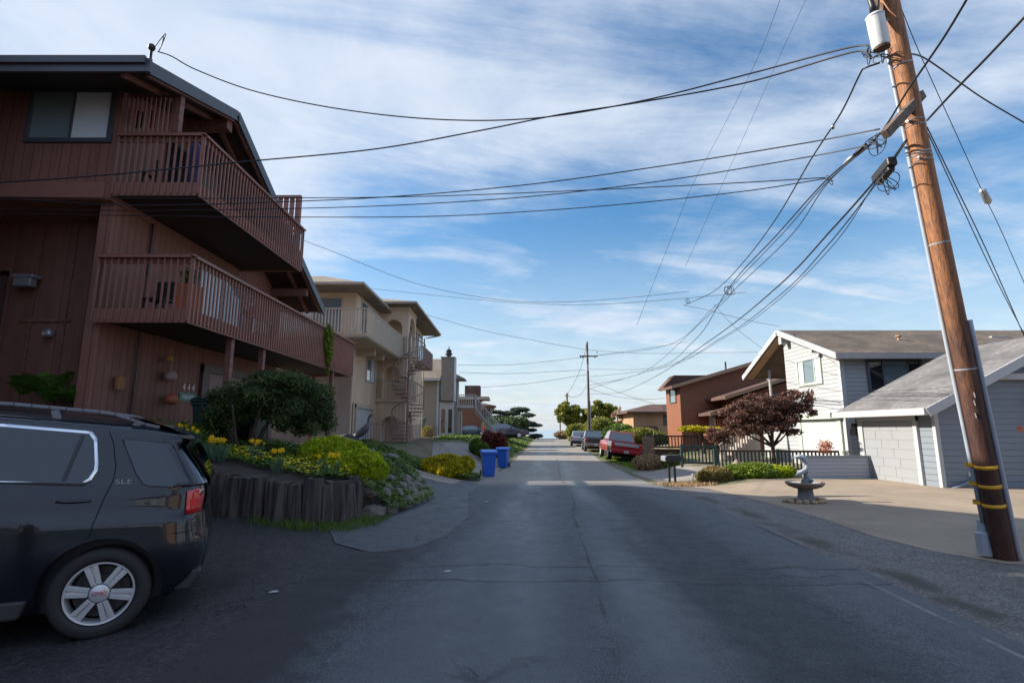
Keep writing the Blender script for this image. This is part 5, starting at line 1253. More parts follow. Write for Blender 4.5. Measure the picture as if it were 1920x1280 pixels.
# right hand side
rgp = 'low shrubs on the corner by the fountain'
shrub('spreading_shrub', 'rounded rust-tipped green shrub nearest the mailbox', mounds(6.65, 17.8, H(6.65, 17.8)-.05, .66, .6, .50, 6, 31), 9000, .06, leaf('rusty_green_leaves', (.08, .10, .015), (.34, .22, .09)), 31, rgp, shell=.8)
shrub('spreading_shrub', 'bright lime green low shrub between the rust-tipped shrub and the fountain', mounds(8.0, 18.0, H(8.0, 18.0)-.08, .95, .6, .52, 8, 32), 12000, .07, L_lime, 32, rgp, shell=.8)
shrub('spreading_shrub', 'lime green shrub mound at the foot of the purple tree', mounds(8.9, 18.3, H(8.9, 18.3)-.08, .7, .6, .42, 6, 33), 8000, .07, L_gold, 33, rgp, shell=.8)
shrub('straw_shrub', 'tan and green flowering shrub behind the mailbox', mounds(7.0, 27.3, H(7.0, 27.3)-.05, .85, .8, .75, 7, 34), 6000, .12, L_straw, 34, shell=.6)
shrub('straw_shrub', 'smaller yellow-green shrub right of the tan shrub by the mailbox', mounds(7.9, 26.6, H(7.9, 26.6)-.05, .55, .5, .6, 5, 35), 4000, .1, L_lime, 35, shell=.6)
pt = thing('purple_tree', 'small purple-brown leaved tree with a spreading crown before the white house', 'tree', (9.45, 19.2, -.1))
m = MB(); bl = [(9.2, 19.0, 2.45, .95, .8, .42), (10.2, 19.1, 2.55, .62, .7, .42), (8.3, 19.0, 2.1, .8, .8, .42), (9.0, 19.0, 1.75, .95, .8, .38), (7.95, 19.2, 1.65, .62, .7, .38), (9.6, 19.0, 2.0, .7, .7, .45), (7.5, 19.3, 1.35, .42, .5, .28), (9.9, 18.8, 1.45, .25, .3, .14), (10.55, 19.0, 2.2, .35, .4, .25)]
leaves(m, bl, 15000, .085, 41, aspect=2.2, shell=.25, clump=22); m.build('crown', L_purple, pt, fix=False)
m = MB(); m.tube([(9.3, 19.15, -.3), (9.32, 19.15, .5), (9.28, 19.1, 1.2), (9.3, 19.05, 1.8), (9.2, 19.0, 2.4)], [.085, .075, .065, .05, .03], 8)
for q in ((8.3, 19, 2.0), (10.2, 19.1, 2.45), (8.0, 19.1, 1.6), (9.8, 18.9, 1.5), (9.0, 19.3, 2.5)): m.tube([(9.3, 19.13, .95), ((9.3+q[0])/2, (19.1+q[1])/2, .95+(q[2]-.95)*.45), q], [.05, .035, .015], 6)
m.build('trunk', M_bark, pt, smooth=True)
fl = thing('flat_topped_tree', 'small flat-topped yellow-green tree before the red-brown house', 'tree', (10.6, 29.6, .2))
m = MB(); leaves(m, [(10.6, 29.6, 1.55, 1.45, .7, .16), (10.0, 29.6, 1.62, .7, .6, .14), (11.5, 29.6, 1.42, .6, .5, .14)], 4500, .1, 42, shell=.1, up=.5); m.build('crown', L_yel, fl, fix=False)
m = MB(); m.tube([(10.6, 29.6, .1), (10.6, 29.6, .8), (10.5, 29.6, 1.4)], [.12, .1, .07], 7); m.tube([(10.6, 29.6, .8), (10.0, 29.6, 1.5)], [.07, .03], 6); m.tube([(10.6, 29.6, .8), (11.3, 29.6, 1.4)], [.07, .03], 6); m.build('trunk', M_bark, fl, smooth=True)
rb = thing('rose_bush', 'bare rust-flowered bush behind the fence at the white garage door', 'shrub', (12.2, 20.9, 0))
m = MB(); leaves(m, [(12.2, 20.9, .9, .32, .3, .28)], 260, .07, 43, shell=.1); m.build('blooms', L_redflower, rb, fix=False)
m = MB()
for k in range(6): a = k; m.tube([(12.2, 20.9, -.05), (12.2+.1*math.cos(a), 20.9, .5), (12.2+.28*math.cos(a), 20.9+.2*math.sin(a), 1.0)], .01, 4)
m.build('stems', M_bark, rb)
# trees far up the street
def tree(name, label, blobs, n, size, mat, trunk, seed, group=None, clump=18, shell=.3, core=0, tr=.25):
    t = thing(name, label, 'tree', (trunk[0][0], trunk[0][1], trunk[0][2]), group); m = MB(); leaves(m, blobs, n, size, seed, shell=shell, clump=clump, core=core); m.build('crown', mat, t, fix=False)
    m = MB(); m.tube(trunk, [tr*(1-.6*i/(len(trunk)-1)) for i in range(len(trunk))], 8)
    for b in blobs[:6]:
        q = Vector(trunk[-2]); m.tube([q, (q+Vector(b[:3]))/2+Vector((0, 0, -.1)), b[:3]], [tr*.4, tr*.25, tr*.1], 5)
    m.build('trunk', M_bark, t, smooth=True); return t
tree('leafy_tree', 'rounded yellow-green tree behind the parked cars, left of the pole', [(8.3, 76, 4.2, 1.9, 1.6, 1.1), (7.4, 76, 3.4, 1.2, 1.2, .9), (9.6, 76, 3.6, 1.6, 1.5, 1.3), (8.6, 76, 2.6, 1.3, 1.2, .8)], 12000, .22, L_bush, [(8.8, 76, .2), (8.8, 76, 1.5), (8.7, 76, 3)], 51)
tree('leafy_tree', 'rounded dark-and-gold tree right of the middle pole', [(12.3, 74, 4.4, 1.9, 1.6, 1.0), (13.3, 74, 3.6, 1.2, 1.3, .9), (11.2, 74, 4.0, 1.3, 1.3, 1.0)], 10000, .22, L_bush, [(12, 74, .4), (12, 74, 2), (12, 74, 3.4)], 52)
shrub('large_bush', 'bright green bushes behind the dark pickup', mounds(10.6, 64, .8, 2.3, 2, 2.1, 7, 53), 12000, .2, L_bush, 53, shell=.7)
shrub('large_bush', 'sunlit bushes under the rounded tree left of the pole', mounds(9.0, 73, .2, 1.9, 1.6, 2.0, 7, 59), 8000, .22, L_bush, 59, shell=.6)
shrub('large_bush', 'dark green bush left of the peach house', mounds(12.1, 56, .6, 1.3, 1.2, 1.9, 6, 54), 8000, .17, L_dark, 54, shell=.7)
shrub('hedge', 'sunny green hedge behind the black railing', mounds(9.6, 40, .4, 2.2, 1.0, 1.2, 7, 55), 8000, .15, L_bush, 55, shell=.7)
shrub('hedge', 'dull green hedge above the red pickup', mounds(9.8, 48, .5, 1.6, 1.0, 1.5, 6, 57), 6000, .15, L_green, 57, shell=.7)
tree('bare_tree', 'thin reddish twiggy tree between the hedges and the dark bush', [(10.9, 55, 3.2, .7, .6, .7), (11.2, 55, 2.6, .6, .6, .5)], 700, .14, L_straw, [(10.9, 55, .5), (10.9, 55, 1.8), (10.9, 55, 3)], 56, clump=10, tr=.12)
shrub('dry_bush', 'brown scrub at the crest of the road on the right', mounds(8.1, 86, .4, 1.6, 1.2, .9, 5, 58), 2600, .2, L_straw, 58)
cb = []; rg = random.Random(6)
for (px, py, w, h) in ((955, 775, 22, 5), (975, 768, 20, 5), (990, 778, 14, 4), (940, 784, 20, 5), (965, 788, 26, 7), (930, 772, 16, 3), (985, 793, 22, 4), (1000, 797, 18, 3), (950, 797, 16, 4), (995, 806, 12, 3), (915, 766, 12, 3), (1005, 817, 14, 4), (990, 822, 14, 4), (922, 783, 12, 4), (972, 800, 12, 3), (1000, 829, 16, 3)):
    p = at(px, py, y=88+rg.uniform(-2, 2)); cb.append((p.x, p.y, p.z, w*.089, 1.3, h*.089))
ct = thing('cypress_tree', 'wind-swept cypress with flat layered branches at the far end of the street', 'tree', (1.5, 88, 0))
m = MB(); leaves(m, cb, 17000, .24, 61, aspect=2.5, shell=.2, up=.2); m.build('crown', L_cyp, ct, fix=False)
m = MB(); m.tube([(1.6, 88, -.5), (1.2, 88, 1.2), (.6, 88, 2.6), (-.2, 88, 4.0)], [.28, .22, .16, .08], 8)
for b in cb[:15]: m.tube([(1.0, 88, 1.6+.1*(b[2]-1)), ((1.0+b[0])/2, 88, (1.5+b[2])/2+.1), (b[0], b[1], b[2])], [.12, .07, .03], 5)
m.build('trunk', M_bark, ct, smooth=True)
# ferns by the wall behind the car
def fern(loc, label, n, ln, seed):
    m = MB(); m.a = []; rg = random.Random(seed)
    for k in range(n):
        a = 2*math.pi*k/n+rg.uniform(-.2, .2); el = rg.uniform(.7, 1.35); P = []
        for j in range(9):
            t = j/8; P.append(Vector((math.cos(a)*ln*t*math.cos(el)*1.1, math.sin(a)*ln*t*math.cos(el)*1.1, ln*(math.sin(el)*t-.45*t*t))))
        for j in range(1, 9):
            d = (P[j]-P[j-1]).normalized(); s = d.cross(Vector((0, 0, 1))).normalized(); w = .16*ln*math.sin(math.pi*(j/9)**.7)+.02
            for sg_ in (-1, 1):
                for q in (0, .33, .66):
                    c = P[j-1].lerp(P[j], q); m.add([c, c+s*sg_*w+d*.02, c+s*sg_*w*.92+d*.04, c+d*.022], [(0, 1, 2, 3)]); m.a.append(rg.random())
    for i, v in enumerate(m.v): m.v[i] = (v[0]+loc[0], v[1]+loc[1], v[2]+loc[2])
    return tag(m.build('fern', L_fern, fix=False), label, 'fern', 'ferns against the brown wall')
p = at(45, 735, y=11.0); fern((p.x, p.y, p.z-.05), 'spreading fern low behind the car roof, left', 16, .75, 1)
p = at(95, 735, y=11.2); fern((p.x, p.y, p.z-.2), 'tall upright fern against the brown wall', 14, 1.25, 2)
p = at(135, 745, y=11.0); fern((p.x, p.y, p.z-.1), 'dark fern beside the corner pier of the brown house', 14, .7, 3)
m = MB(); m.box(-13, -9.1, 10.2, 11.9, -.2, 1.75); tag(m.build('planter', M_soil), 'raised earth bed with ferns along the brown wall', 'planter')
shrub('wall_plants', 'mixed leafy plants along the foot of the brown house wall', [(-7.6, 11.3, 1.5, .5, .3, .3), (-8.0, 10.9, 1.55, .5, .3, .3), (-7.2, 11.9, 1.45, .4, .3, .3), (-6.8, 11.2, 1.3, .5, .4, .3)], 3200, .07, L_green, 71, shell=.2, core=0)
# hanging plants and pots of the lower balcony
shrub('trailing_plant', 'bright green plant trailing over the lower balcony rail', [(-6.6, 18.6, 4.75, .14, .35, .55), (-6.58, 18.7, 4.25, .12, .28, .4), (-6.6, 18.8, 3.8, .05, .08, .4)], 2200, .07, L_lime, 72, shell=.2, core=0, cat='plant')
fb_ = thing('flower_basket', 'basket of pink flowers hanging on the lower balcony', 'flower basket', (-6.95, 13.6, 4.5))
m = MB(); leaves(m, [(-6.95, 13.6, 4.72, .2, .3, .16)], 260, .07, 73, shell=.4); m.build('blooms', L_pink, fb_, fix=False); m = MB(); m.lathe([(.06, 0), (.17, .16), (.18, .18)], (-6.95, 13.6, 4.45), n=12); m.build('basket', M_terra, fb_)
fp = thing('planter_box', 'red-brown planter with white flowers on the near corner of the lower balcony', 'planter', (-7.0, 11.0, 3.95))
m = MB(); m.box(-7.2, -6.85, 10.95, 11.3, 3.95, 4.65); m.build('box', M_terra, fp, bevel=.01); m = MB(); leaves(m, [(-7.02, 11.1, 4.85, .2, .2, .22)], 260, .06, 74, shell=.2); m.build('leaves', L_green, fp, fix=False); m = MB(); leaves(m, [(-7.0, 11.1, 4.98, .17, .17, .12)], 90, .05, 75, shell=.2); m.build('blooms', L_pink, fp, fix=False)
# ------------------------------------------------------------------ poles and wires
n = NM('shaded_pole_wood'); x = n.xyz()
g = n.noise(7, 6, .7, stretch=(6, 6, .35)); g2 = n.noise(2.2, 5, .6, stretch=(2, 2, .8))
up_ = n.ramp(n.math('ADD', x[2], n.math('MULTIPLY', g2, 2.5)), 3.0, 5.6)  # shade on the lower shaft is painted in as darker wood
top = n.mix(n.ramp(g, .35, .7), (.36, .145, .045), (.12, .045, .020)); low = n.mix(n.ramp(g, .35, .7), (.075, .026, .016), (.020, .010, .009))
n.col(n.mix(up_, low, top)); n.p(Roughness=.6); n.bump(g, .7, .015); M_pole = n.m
M_polefar = wood('grey_brown_pole', (.15, .09, .06), (.07, .045, .03), .8)
B0 = Vector((6.0, 6.75, -.05)); B1 = at(1668, 0, y=6.2); LEAN = (B1-B0)/(B1.z-B0.z); R0 = .113; TP = .0008
def PP(z, r=0, a=0, off=0):
    """a point on the near pole at height z, angle a (degrees, 0 = +x), r metres outside its surface"""
    rad = R0-TP*z; c = B0+LEAN*(z-B0.z)
    return c+Vector((math.cos(R_(a)), math.sin(R_(a)), 0))*(rad+r)
np_ = thing('utility_pole', 'brown wooden utility pole leaning left with yellow bands, nearest on the right', 'utility pole', tuple(B0))
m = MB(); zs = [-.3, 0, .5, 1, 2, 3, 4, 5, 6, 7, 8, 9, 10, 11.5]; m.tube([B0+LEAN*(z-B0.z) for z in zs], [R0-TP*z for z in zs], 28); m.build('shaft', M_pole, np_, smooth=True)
VA = 228       # direction from the pole to the camera
for k, z in enumerate((1.10, .87, .64)):
    m = MB(); rad = R0-TP*z; m.lathe([(rad+.001, -.021), (rad+.003, -.02), (rad+.003, .02), (rad+.001, .021)], B0+LEAN*(z-B0.z), LEAN, 28); m.build('yellow_band', M_yellow, np_, smooth=True)
    m = MB(); c = PP(z+.02, .038, VA-98); m.lathe([(.046, -.022), (.046, .022)], c, LEAN, 14); m.build('yellow_band', M_yellow, np_)
def conduit(a, z0, z1, r, name='conduit'):
    m = MB(); m.tube([PP(z, r*.9, a) for z in [z0+(z1-z0)*i/12 for i in range(13)]], r, 12); return m.build(name, M_conduit, np_, smooth=True)
conduit(VA-98, .42, 7.15, .026); conduit(VA+92, -.1, 2.9, .026)
m = MB(); c = PP(.18, .05, VA-98); m.tube([c+Vector((0, 0, .26)), c+Vector((0, 0, .12)), c+Vector((0, 0, .10)), c+Vector((0, 0, -.15))], [.045, .06, .085, .085], 10); m.build('conduit_shoe', M_conduit, np_)
for z in (2.3, 3.9, 5.1, 6.3):
    m = MB(); rad = R0-TP*z; m.lathe([(rad+.002, -.008), (rad+.003, .008)], B0+LEAN*(z-B0.z), LEAN, 24); m.build('strap', M_conduit, np_)
# crossarm seen end on, transformer, hardware
ca = at(1660, 252, y=5.95); cb_ = at(1728, 178, y=6.35)
m = MB(); m.bar(ca, cb_, .085, .11); m.build('crossarm', wood('weathered_crossarm', (.17, .12, .09), (.09, .06, .045), .8, ax=0), np_, bevel=.008)
m = MB()
for z in (5.45, 5.52, 4.98, 5.05): m = MB(); m.tube([PP(z, .0, VA+d) for d in range(-90, 91, 15)], .008, 5); m.build('clamp', M_steel, np_)
for z, a in ((5.5, 200), (5.0, 215), (6.9, 200), (7.3, 225), (7.6, 240)): m = MB(); m.tube([PP(z, -.02, a), PP(z, .05, a)], .015, 6); m.build('bolt', M_steel, np_)
for z, a in ((1.9, 235), (1.75, 228), (2.0, 242)): m = MB(); m.bar(PP(z, .002, a), PP(z-.06, .002, a+3), .02, .004); m.build('staple', M_steel, np_)
tb = at(1653, 88, y=6.12); tt = at(1640, 30, y=6.10)
tr_ = MB(); axv = (tt-tb); hh = axv.length; R = .104
tr_.lathe([(0, 0), (R*.9, 0), (R, .03), (R, hh*.93), (R*1.06, hh*.94), (R*1.06, hh*.98), (R*.9, hh*1.02), (0, hh*1.06)], tb, axv, 28); tf = tr_.build('transformer', plain('chipped_white_enamel', (.62, .64, .62), .45, var=.2, scale=14), np_, smooth=True); sharp(tf)
m = MB(); e = tt+axv.normalized()*.03; m.tube([e, e+axv.normalized()*.12, e+axv.normalized()*.45+Vector((-.04, 0, 0))], [.05, .035, .03], 10); o = m.build('bushing', M_black, np_, smooth=True)
m = MB(); m.lathe([(0, 0), (R*.9, .0), (R*.92, .02), (0, .05)], tb-axv.normalized()*.03, axv, 24); m.bar(tb+axv*.2, PP(7.2, -.02, 160), .05, .05); m.bar(tb+axv*.8, PP(7.55, -.02, 160), .05, .05); m.build('bracket', M_polefar, np_)
# splice boxes hang on the cables near the pole
def cat(pts, n=14):
    P = [Vector(p) for p in pts]; P = [P[0]*2-P[1]]+P+[P[-1]*2-P[-2]]; out = []
    for i in range(1, len(P)-2):
        for k in range(n):
            t = k/n; a, b, c, d = P[i-1:i+3]
            out.append(.5*((2*b)+(c-a)*t+(2*a-5*b+4*c-d)*t*t+(3*b-a-3*c+d)*t**3))
    return out+[P[-2]]
def near(y): return y-.33*max(0, min(1, (7.1-y)/.5))
def wire(label, pts, r=.011, name='power_cable', group=None, cat_='cable', twist=False, mat=None):
    P = cat([at(a, b, y=c) if len(q) == 3 else q[3] for q in pts for a, b, c in [(q[0], q[1], near(q[2]))]], 14)
    if group in (RG_, 'very thin high wires') or pts[-1][0] < -100: P.append(P[-1]+(P[-1]-P[-2]).normalized()*9)
    if group == 'very thin high wires': P.insert(0, P[0]+(P[0]-P[1]).normalized()*8); P.insert(0, P[0]+(P[0]-P[1])*.01)
    m = MB(); rr = [max(r, .00034*p.y*1.0) for p in P]; m.tube(P, rr, 6, cap=True)
    return tag(m.build(name, mat or M_wire, smooth=True), label, cat_, group)
RG_ = 'cables to the right of the near pole'
WG = 'overhead cables across the street'
wire('black twisted cable from the transformer down to the mast on the brown house roof', [(1632, 98, 6.5), (1600, 88, 6.7), (1400, 140, 7.6), (1200, 190, 8.4), (1000, 222, 9.0), (820, 224, 9.4), (640, 205, 9.6), (480, 172, 9.6), (370, 132, 9.6), (322, 106, 9.6), (296, 97, 9.6)], .013, group=WG)
wire('black twisted cable from the transformer crossing low in front of the brown house balconies', [(1634, 110, 6.5), (1600, 98, 6.7), (1400, 155, 7.6), (1200, 192, 8.2), (1050, 215, 8.6), (900, 245, 8.8), (700, 280, 9.0), (450, 304, 9.0), (200, 328, 8.8), (0, 342, 8.6), (-200, 350, 8.4)], .013, group=WG)
wire('upper thin cable running left from the crossarm to the brown house', [(1650, 242, 6.4), (1500, 270, 7), (1250, 310, 7.8), (1000, 345, 8.5), (760, 367, 9), (540, 378, 9.3), (250, 385, 9.3), (0, 372, 9.2), (-200, 365, 9.1)], .009, group=WG)
wire('second thin cable running left just below the crossarm', [(1632, 272, 6.4), (1500, 297, 7), (1250, 338, 7.8), (1000, 368, 8.5), (760, 384, 9), (545, 391, 9.3), (250, 395, 9.4), (0, 392, 9.3), (-200, 390, 9.3)], .008, group=WG)
wire('thin cable leaving the street bundle for the left, upper of the close pair', [(1548, 333, 7.6), (1400, 342, 8), (1200, 352, 8.6), (900, 365, 9.2), (700, 370, 9.4), (540, 371, 9.5), (300, 372, 9.4), (-150, 368, 9.2)], .008, group=WG)
wire('thin cable leaving the street bundle for the left, lower of the close pair', [(1548, 335, 7.6), (1400, 358, 8), (1200, 380, 8.6), (1000, 396, 9.2), (800, 406, 9.4), (545, 407, 9.5), (300, 405, 9.4), (-150, 398, 9.2)], .008, group=WG)
SGp = 'cables running up the street'
wire('thick cable from the upper right past the crossarm and up the street', [(1830, -30, 4.6), (1770, 70, 5.3), (1705, 165, 6.1), (1640, 262, 7.0), (1550, 337, 8.5), (1455, 442, 11), (1368, 538, 15), (1300, 640, 24), (1222, 690, 36), (1106, 692, 58)], .013, group=SGp)
wire('companion cable lashed under the thick street cable', [(1640, 266, 7.0), (1550, 342, 8.5), (1470, 435, 10.8), (1372, 537, 15), (1340, 575, 18), (1240, 650, 34), (1106, 668, 58)], .009, group=SGp)
wire('slack cable a little below the thick street cable', [(1630, 272, 7.0), (1548, 348, 8.5), (1480, 445, 10.6), (1375, 545, 15), (1330, 590, 19), (1200, 700, 40), (1106, 722, 58)], .009, group=SGp)
wire('lower heavy cable leaving the splice case for the far pole', [(1700, 262, 6.6), (1655, 322, 7.2), (1560, 430, 9), (1455, 540, 13), (1340, 632, 21), (1230, 705, 38), (1160, 736, 50), (1107, 738, 58)], .016, group=SGp)
wire('second strand of the lower heavy cable', [(1698, 268, 6.6), (1650, 335, 7.2), (1550, 462, 9), (1460, 555, 13), (1350, 635, 20), (1240, 690, 36), (1107, 706, 58)], .010, group=SGp)
wire('third strand of the lower heavy cable, sagging most', [(1696, 272, 6.6), (1640, 345, 7.4), (1560, 462, 9), (1450, 570, 13), (1360, 632, 20), (1260, 682, 34), (1107, 728, 58)], .007, group=SGp)
wire('twisted service drop from the transformer to the junction above the street', [(1650, 118, 6.5), (1622, 128, 6.6), (1612, 140, 6.7), (1575, 215, 7.4), (1520, 300, 8.6), (1455, 410, 11), (1395, 490, 14), (1340, 545, 17), (1283, 572, 20)], .012, group=SGp)
HG = 'thin service wires to the houses'
wire('wire from behind the brown house to the junction above the street', [(540, 440, 17), (620, 470, 18), (760, 525, 20), (860, 550, 21), (960, 564, 21), (1060, 566, 21), (1180, 558, 20), (1293, 546, 20)], .008, group=HG)
wire('wire from the beige house roof to the junction above the street', [(688, 540, 25), (800, 552, 24), (960, 567, 22), (1100, 571, 21), (1250, 562, 20), (1400, 548, 19)], .008, group=HG)
wire('wire from the beige house eave to the middle pole and on to the white house', [(800, 590, 38), (900, 618, 44), (1000, 638, 52), (1100, 655, 58), (1200, 662, 45), (1320, 661, 32), (1420, 660, 26)], .009, group=HG)
wire('wire from the junction down to the gable of the white house', [(1282, 572, 20), (1330, 582, 21), (1400, 600, 22), (1462, 612, 24)], .008, group=HG)
wire('wire dropping from the bundle to the far eave of the white house', [(1338, 570, 19), (1380, 615, 22), (1432, 655, 25)], .006, group=HG)
wire('wire from the taupe house chimney to the middle pole', [(858, 684, 50), (950, 684, 52), (1040, 676, 56), (1104, 668, 58), (1200, 655, 44), (1290, 640, 30)], .009, group=HG)
wire('lower wire from the taupe house to the middle pole', [(862, 698, 50), (960, 700, 53), (1100, 693, 58)], .009, group=HG)
wire('faint wire crossing the far sky to the middle pole', [(880, 727, 60), (980, 720, 60), (1100, 702, 58)], .009, group=HG)
wire('faint wire descending from the middle pole toward the peach house', [(1104, 712, 58), (1160, 735, 56), (1250, 765, 52)], .009, group=HG)
wire('wire from the middle pole down to the red-brown house', [(1104, 728, 58), (1150, 742, 50), (1200, 748, 42), (1252, 746, 36)], .009, group=HG)
wire('slack wire between the middle pole and the next pole', [(1103, 718, 58), (1085, 742, 75), (1066, 744, 104)], .012, group=HG)
wire('upper wire between the middle pole and the next pole', [(1101, 645, 58), (1085, 700, 78), (1064, 740, 105)], .010, group=HG)
RG = 'cables to the right of the near pole'
wire('thick cable from the near pole to the upper right corner', [(1738, 226, 6.75), (1790, 170, 6.0), (1860, 98, 5.4), (1960, -10, 4.8)], .014, group=RG)
wire('cable from the transformer arching to the right edge', [(1702, 100, 6.8), (1735, 110, 7.0), (1800, 155, 7.4), (1860, 195, 7.8), (1990, 270, 8.4)], .012, group=RG)
wire('guy wire from the pole top past the insulator to the right edge', [(1672, -30, 6.9), (1720, 90, 7.4), (1790, 245, 8.2), (1848, 372, 9), (1885, 450, 9.6), (1990, 690, 11)], .006, group=RG)
wire('steeper wire from the crossarm down to the right edge, left of two', [(1738, 238, 6.75), (1790, 345, 7.6), (1850, 470, 8.8), (1925, 640, 10.5), (1980, 760, 12)], .008, group=RG)
wire('steeper wire from the crossarm down to the right edge, right of two', [(1740, 250, 6.75), (1800, 380, 7.8), (1860, 508, 9), (1920, 625, 10.8), (1980, 730, 12)], .007, group=RG)
wire('very thin high wire across the top of the sky, left of two', [(1470, -20, 5.5), (1420, 110, 6.5), (1350, 250, 8), (1297, 350, 10), (1265, 430, 12)], .0025, group='very thin high wires', name='high_wire')
wire('very thin high wire across the top of the sky, right of two', [(1520, -20, 5.5), (1460, 110, 6.5), (1420, 200, 8), (1375, 300, 10)], .0022, group='very thin high wires', name='high_wire')
p = at(1848, 372, y=9); q = at(1842, 358, y=8.95); q2 = at(1853, 378, y=9.05); m = MB(); m.tube([q-(q2-q)*.2, q, q2, q2+(q2-q)*.2], [.02, .06, .06, .02], 10); tag(m.build('guy_insulator', M_steel, smooth=True), 'small grey insulator block strung on the guy wire', 'insulator')
def coil(label, px, py, y, w, h, n=4, r=.006, seed=0):
    m = MB(); rg = random.Random(seed); c = at(px, py, y=near(y))
    for k in range(n):
        a = w*rg.uniform(.6, 1); b = h*rg.uniform(.7, 1); ox = rg.uniform(-.03, .03); tw = rg.uniform(-.4, .4)
        m.tube([c+Vector((ox+a*math.sin(t), .1*math.sin(t+k), -b+b*math.cos(t)+tw*a*math.sin(t))) for t in [2*math.pi*i/20 for i in range(21)]], r, 5)
    return tag(m.build('cable_loop', M_wire, smooth=True), label, 'cable loop', 'loops of spare cable')
coil('loops of spare cable hanging below the crossarm', 1640, 255, 6.9, .10, .13, 5, seed=1)
coil('loops of spare cable under the black splice case', 1662, 325, 6.9, .11, .15, 4, seed=2)
coil('tangle of cable at the transformer foot, left loop', 1628, 92, 6.5, .07, .12, 3, seed=3)
coil('tangle of cable between transformer and pole', 1655, 95, 6.6, .08, .10, 4, seed=4)
coil('small cable loops at the bundle splice over the street', 1366, 536, 15, .13, .16, 4, .007, seed=5)
coil('cable loops where two wires leave the bundle', 1555, 332, 8.5, .12, .06, 2, .006, seed=6)
coil('small loops at the junction above the street', 1290, 560, 20, .12, .12, 3, .008, seed=7)
sp1 = MB(); a = at(1674, 300, y=near(6.8)); b = at(1642, 338, y=7.05); sp1.bar(a, b, .12, .13); sp1.bar(a+(b-a)*.1+Vector((0, 0, -.06)), b+(a-b)*.1+Vector((0, 0, -.06)), .09, .12); tag(sp1.build('splice_case', M_black, bevel=.02), 'black splice case clamped on the lower cables near the pole', 'splice box')
for q in ((1625, 270, 7.1, 1600, 292), (1600, 292, 7.3, 1582, 308)):
    m = MB(); m.tube([at(q[0], q[1], y=q[2]), at((q[0]+q[3])/2, (q[1]+q[4])/2, y=q[2]+.1), at(q[3], q[4], y=q[2]+.2)], [.022, .03, .02], 8)
    tag(m.build('cable_sleeve', M_steel if q[0] < 1610 else M_wire, smooth=True), 'grey sleeve on the street cable, further from the pole' if q[0] < 1610 else 'dark sleeve on the street cable, next to the crossarm', 'cable sleeve')
m = MB(); c = at(1562, 238, y=7.7); m.ball(c, .035, .035, .045, 8, 6); tag(m.build('insulator', M_chrome, smooth=True), 'tiny glass insulator on the twisted service drop', 'insulator')
# middle and far poles
mp = thing('utility_pole', 'middle-distance wooden utility pole with a crossarm behind the dark pickup', 'utility pole', (8.4, 58, .2))
m = MB(); m.tube([(8.4, 58, .0), (8.4, 58, 5), (8.38, 58, 11.2)], [.16, .14, .11], 12); m.build('shaft', M_polefar, mp, smooth=True)
m = MB(); m.box(7.5, 9.5, 57.8, 57.92, 9.50, 9.64); m.build('crossarm', M_polefar, mp)
for x, z in ((7.6, 9.35), (7.85, 9.35), (9.2, 9.35), (9.45, 9.9)): m = MB(); m.tube([(x, 57.86, z), (x, 57.86, z+.2)], .05, 6); m.build('insulator', M_black, mp)
m = MB(); m.tube([(8.3, 57.7, 7.9), (8.3, 57.7, 8.6)], .17, 12); m.build('transformer', M_steel, mp); m = MB(); m.tube([(8.2, 57.8, 10.3), (8.2, 57.8, 10.9)], .09, 8); m.build('fuse', M_steel, mp); m = MB(); m.tube([(8.55, 57.9, 0), (8.55, 57.9, 4.6)], .05, 8); m.build('conduit', M_conduit, mp)
for y, x, ht, lb in ((105, 10.93, 8.7, 'distant utility pole rising from the yellow-green tree'), (140, 12.66, 5.9, 'farthest utility pole beyond the crest of the road')):
    t = thing('utility_pole', lb, 'utility pole', (x, y, H(x, y))); m = MB(); m.tube([(x, y, H(x, y)-.5), (x, y, ht)], .17, 8); m.build('shaft', M_polefar, t); m = MB(); m.bar((x-.5, y, ht-.5), (x+.5, y, ht-.5), .12, .14); m.build('crossarm', M_polefar, t)

# ------------------------------------------------------------------ bins
def wheelie(name, body_mat, lid_mat, label, cat='bin'):
    t = thing(name, label, cat); m = MB()
    lv = [(0, .20, .22), (.06, .22, .24), (.85, .27, .32), (.88, .30, .35), (.95, .30, .35)]; vs = []
    for z, a, b in lv: vs += [(-a, -b, z), (a, -b, z), (a, b, z), (-a, b, z)]
    m.add(vs, [(i*4+j, i*4+(j+1) % 4, (i+1)*4+(j+1) % 4, (i+1)*4+j) for i in range(4) for j in range(4)]+[(3, 2, 1, 0), (16, 17, 18, 19)]); m.build('body', body_mat, t, bevel=.012)
    m = MB(); m.px([(-.39, .955), (-.39, 1.0), (-.2, 1.06), (.3, 1.07), (.40, 1.0), (.40, .955)], -.32, .32); m.build('lid', lid_mat, t, bevel=.015)
    m = MB(); m.tube([(-.26, .40, .93), (.26, .40, .93)], .018, 8); m.build('handle', body_mat, t)
    for s in (-1, 1): m = MB(); m.lathe([(0, 0), (.10, 0), (.12, .01), (.12, .05), (.0, .055)], (s*.25, .26, .12), (s, 0, 0), 18); m.build('wheel', M_rubber, t)
    return t
b1 = wheelie('wheeled_bin', M_bluebin, M_bluelid, 'bright blue wheeled bin standing nearest at the roadside'); b1.location = (-.98, 22.3, H(-.98, 22.3)+.02); b1.rotation_euler.z = R_(12)
b2 = copy_tree(b1); b2.location = (-.48, 28.9, H(-.48, 28.9)+.02); b2.rotation_euler.z = R_(-14); b2['label'] = 'bright blue wheeled bin further up the road beside the red bush'
b1['group'] = b2['group'] = 'blue wheeled bins at the roadside'
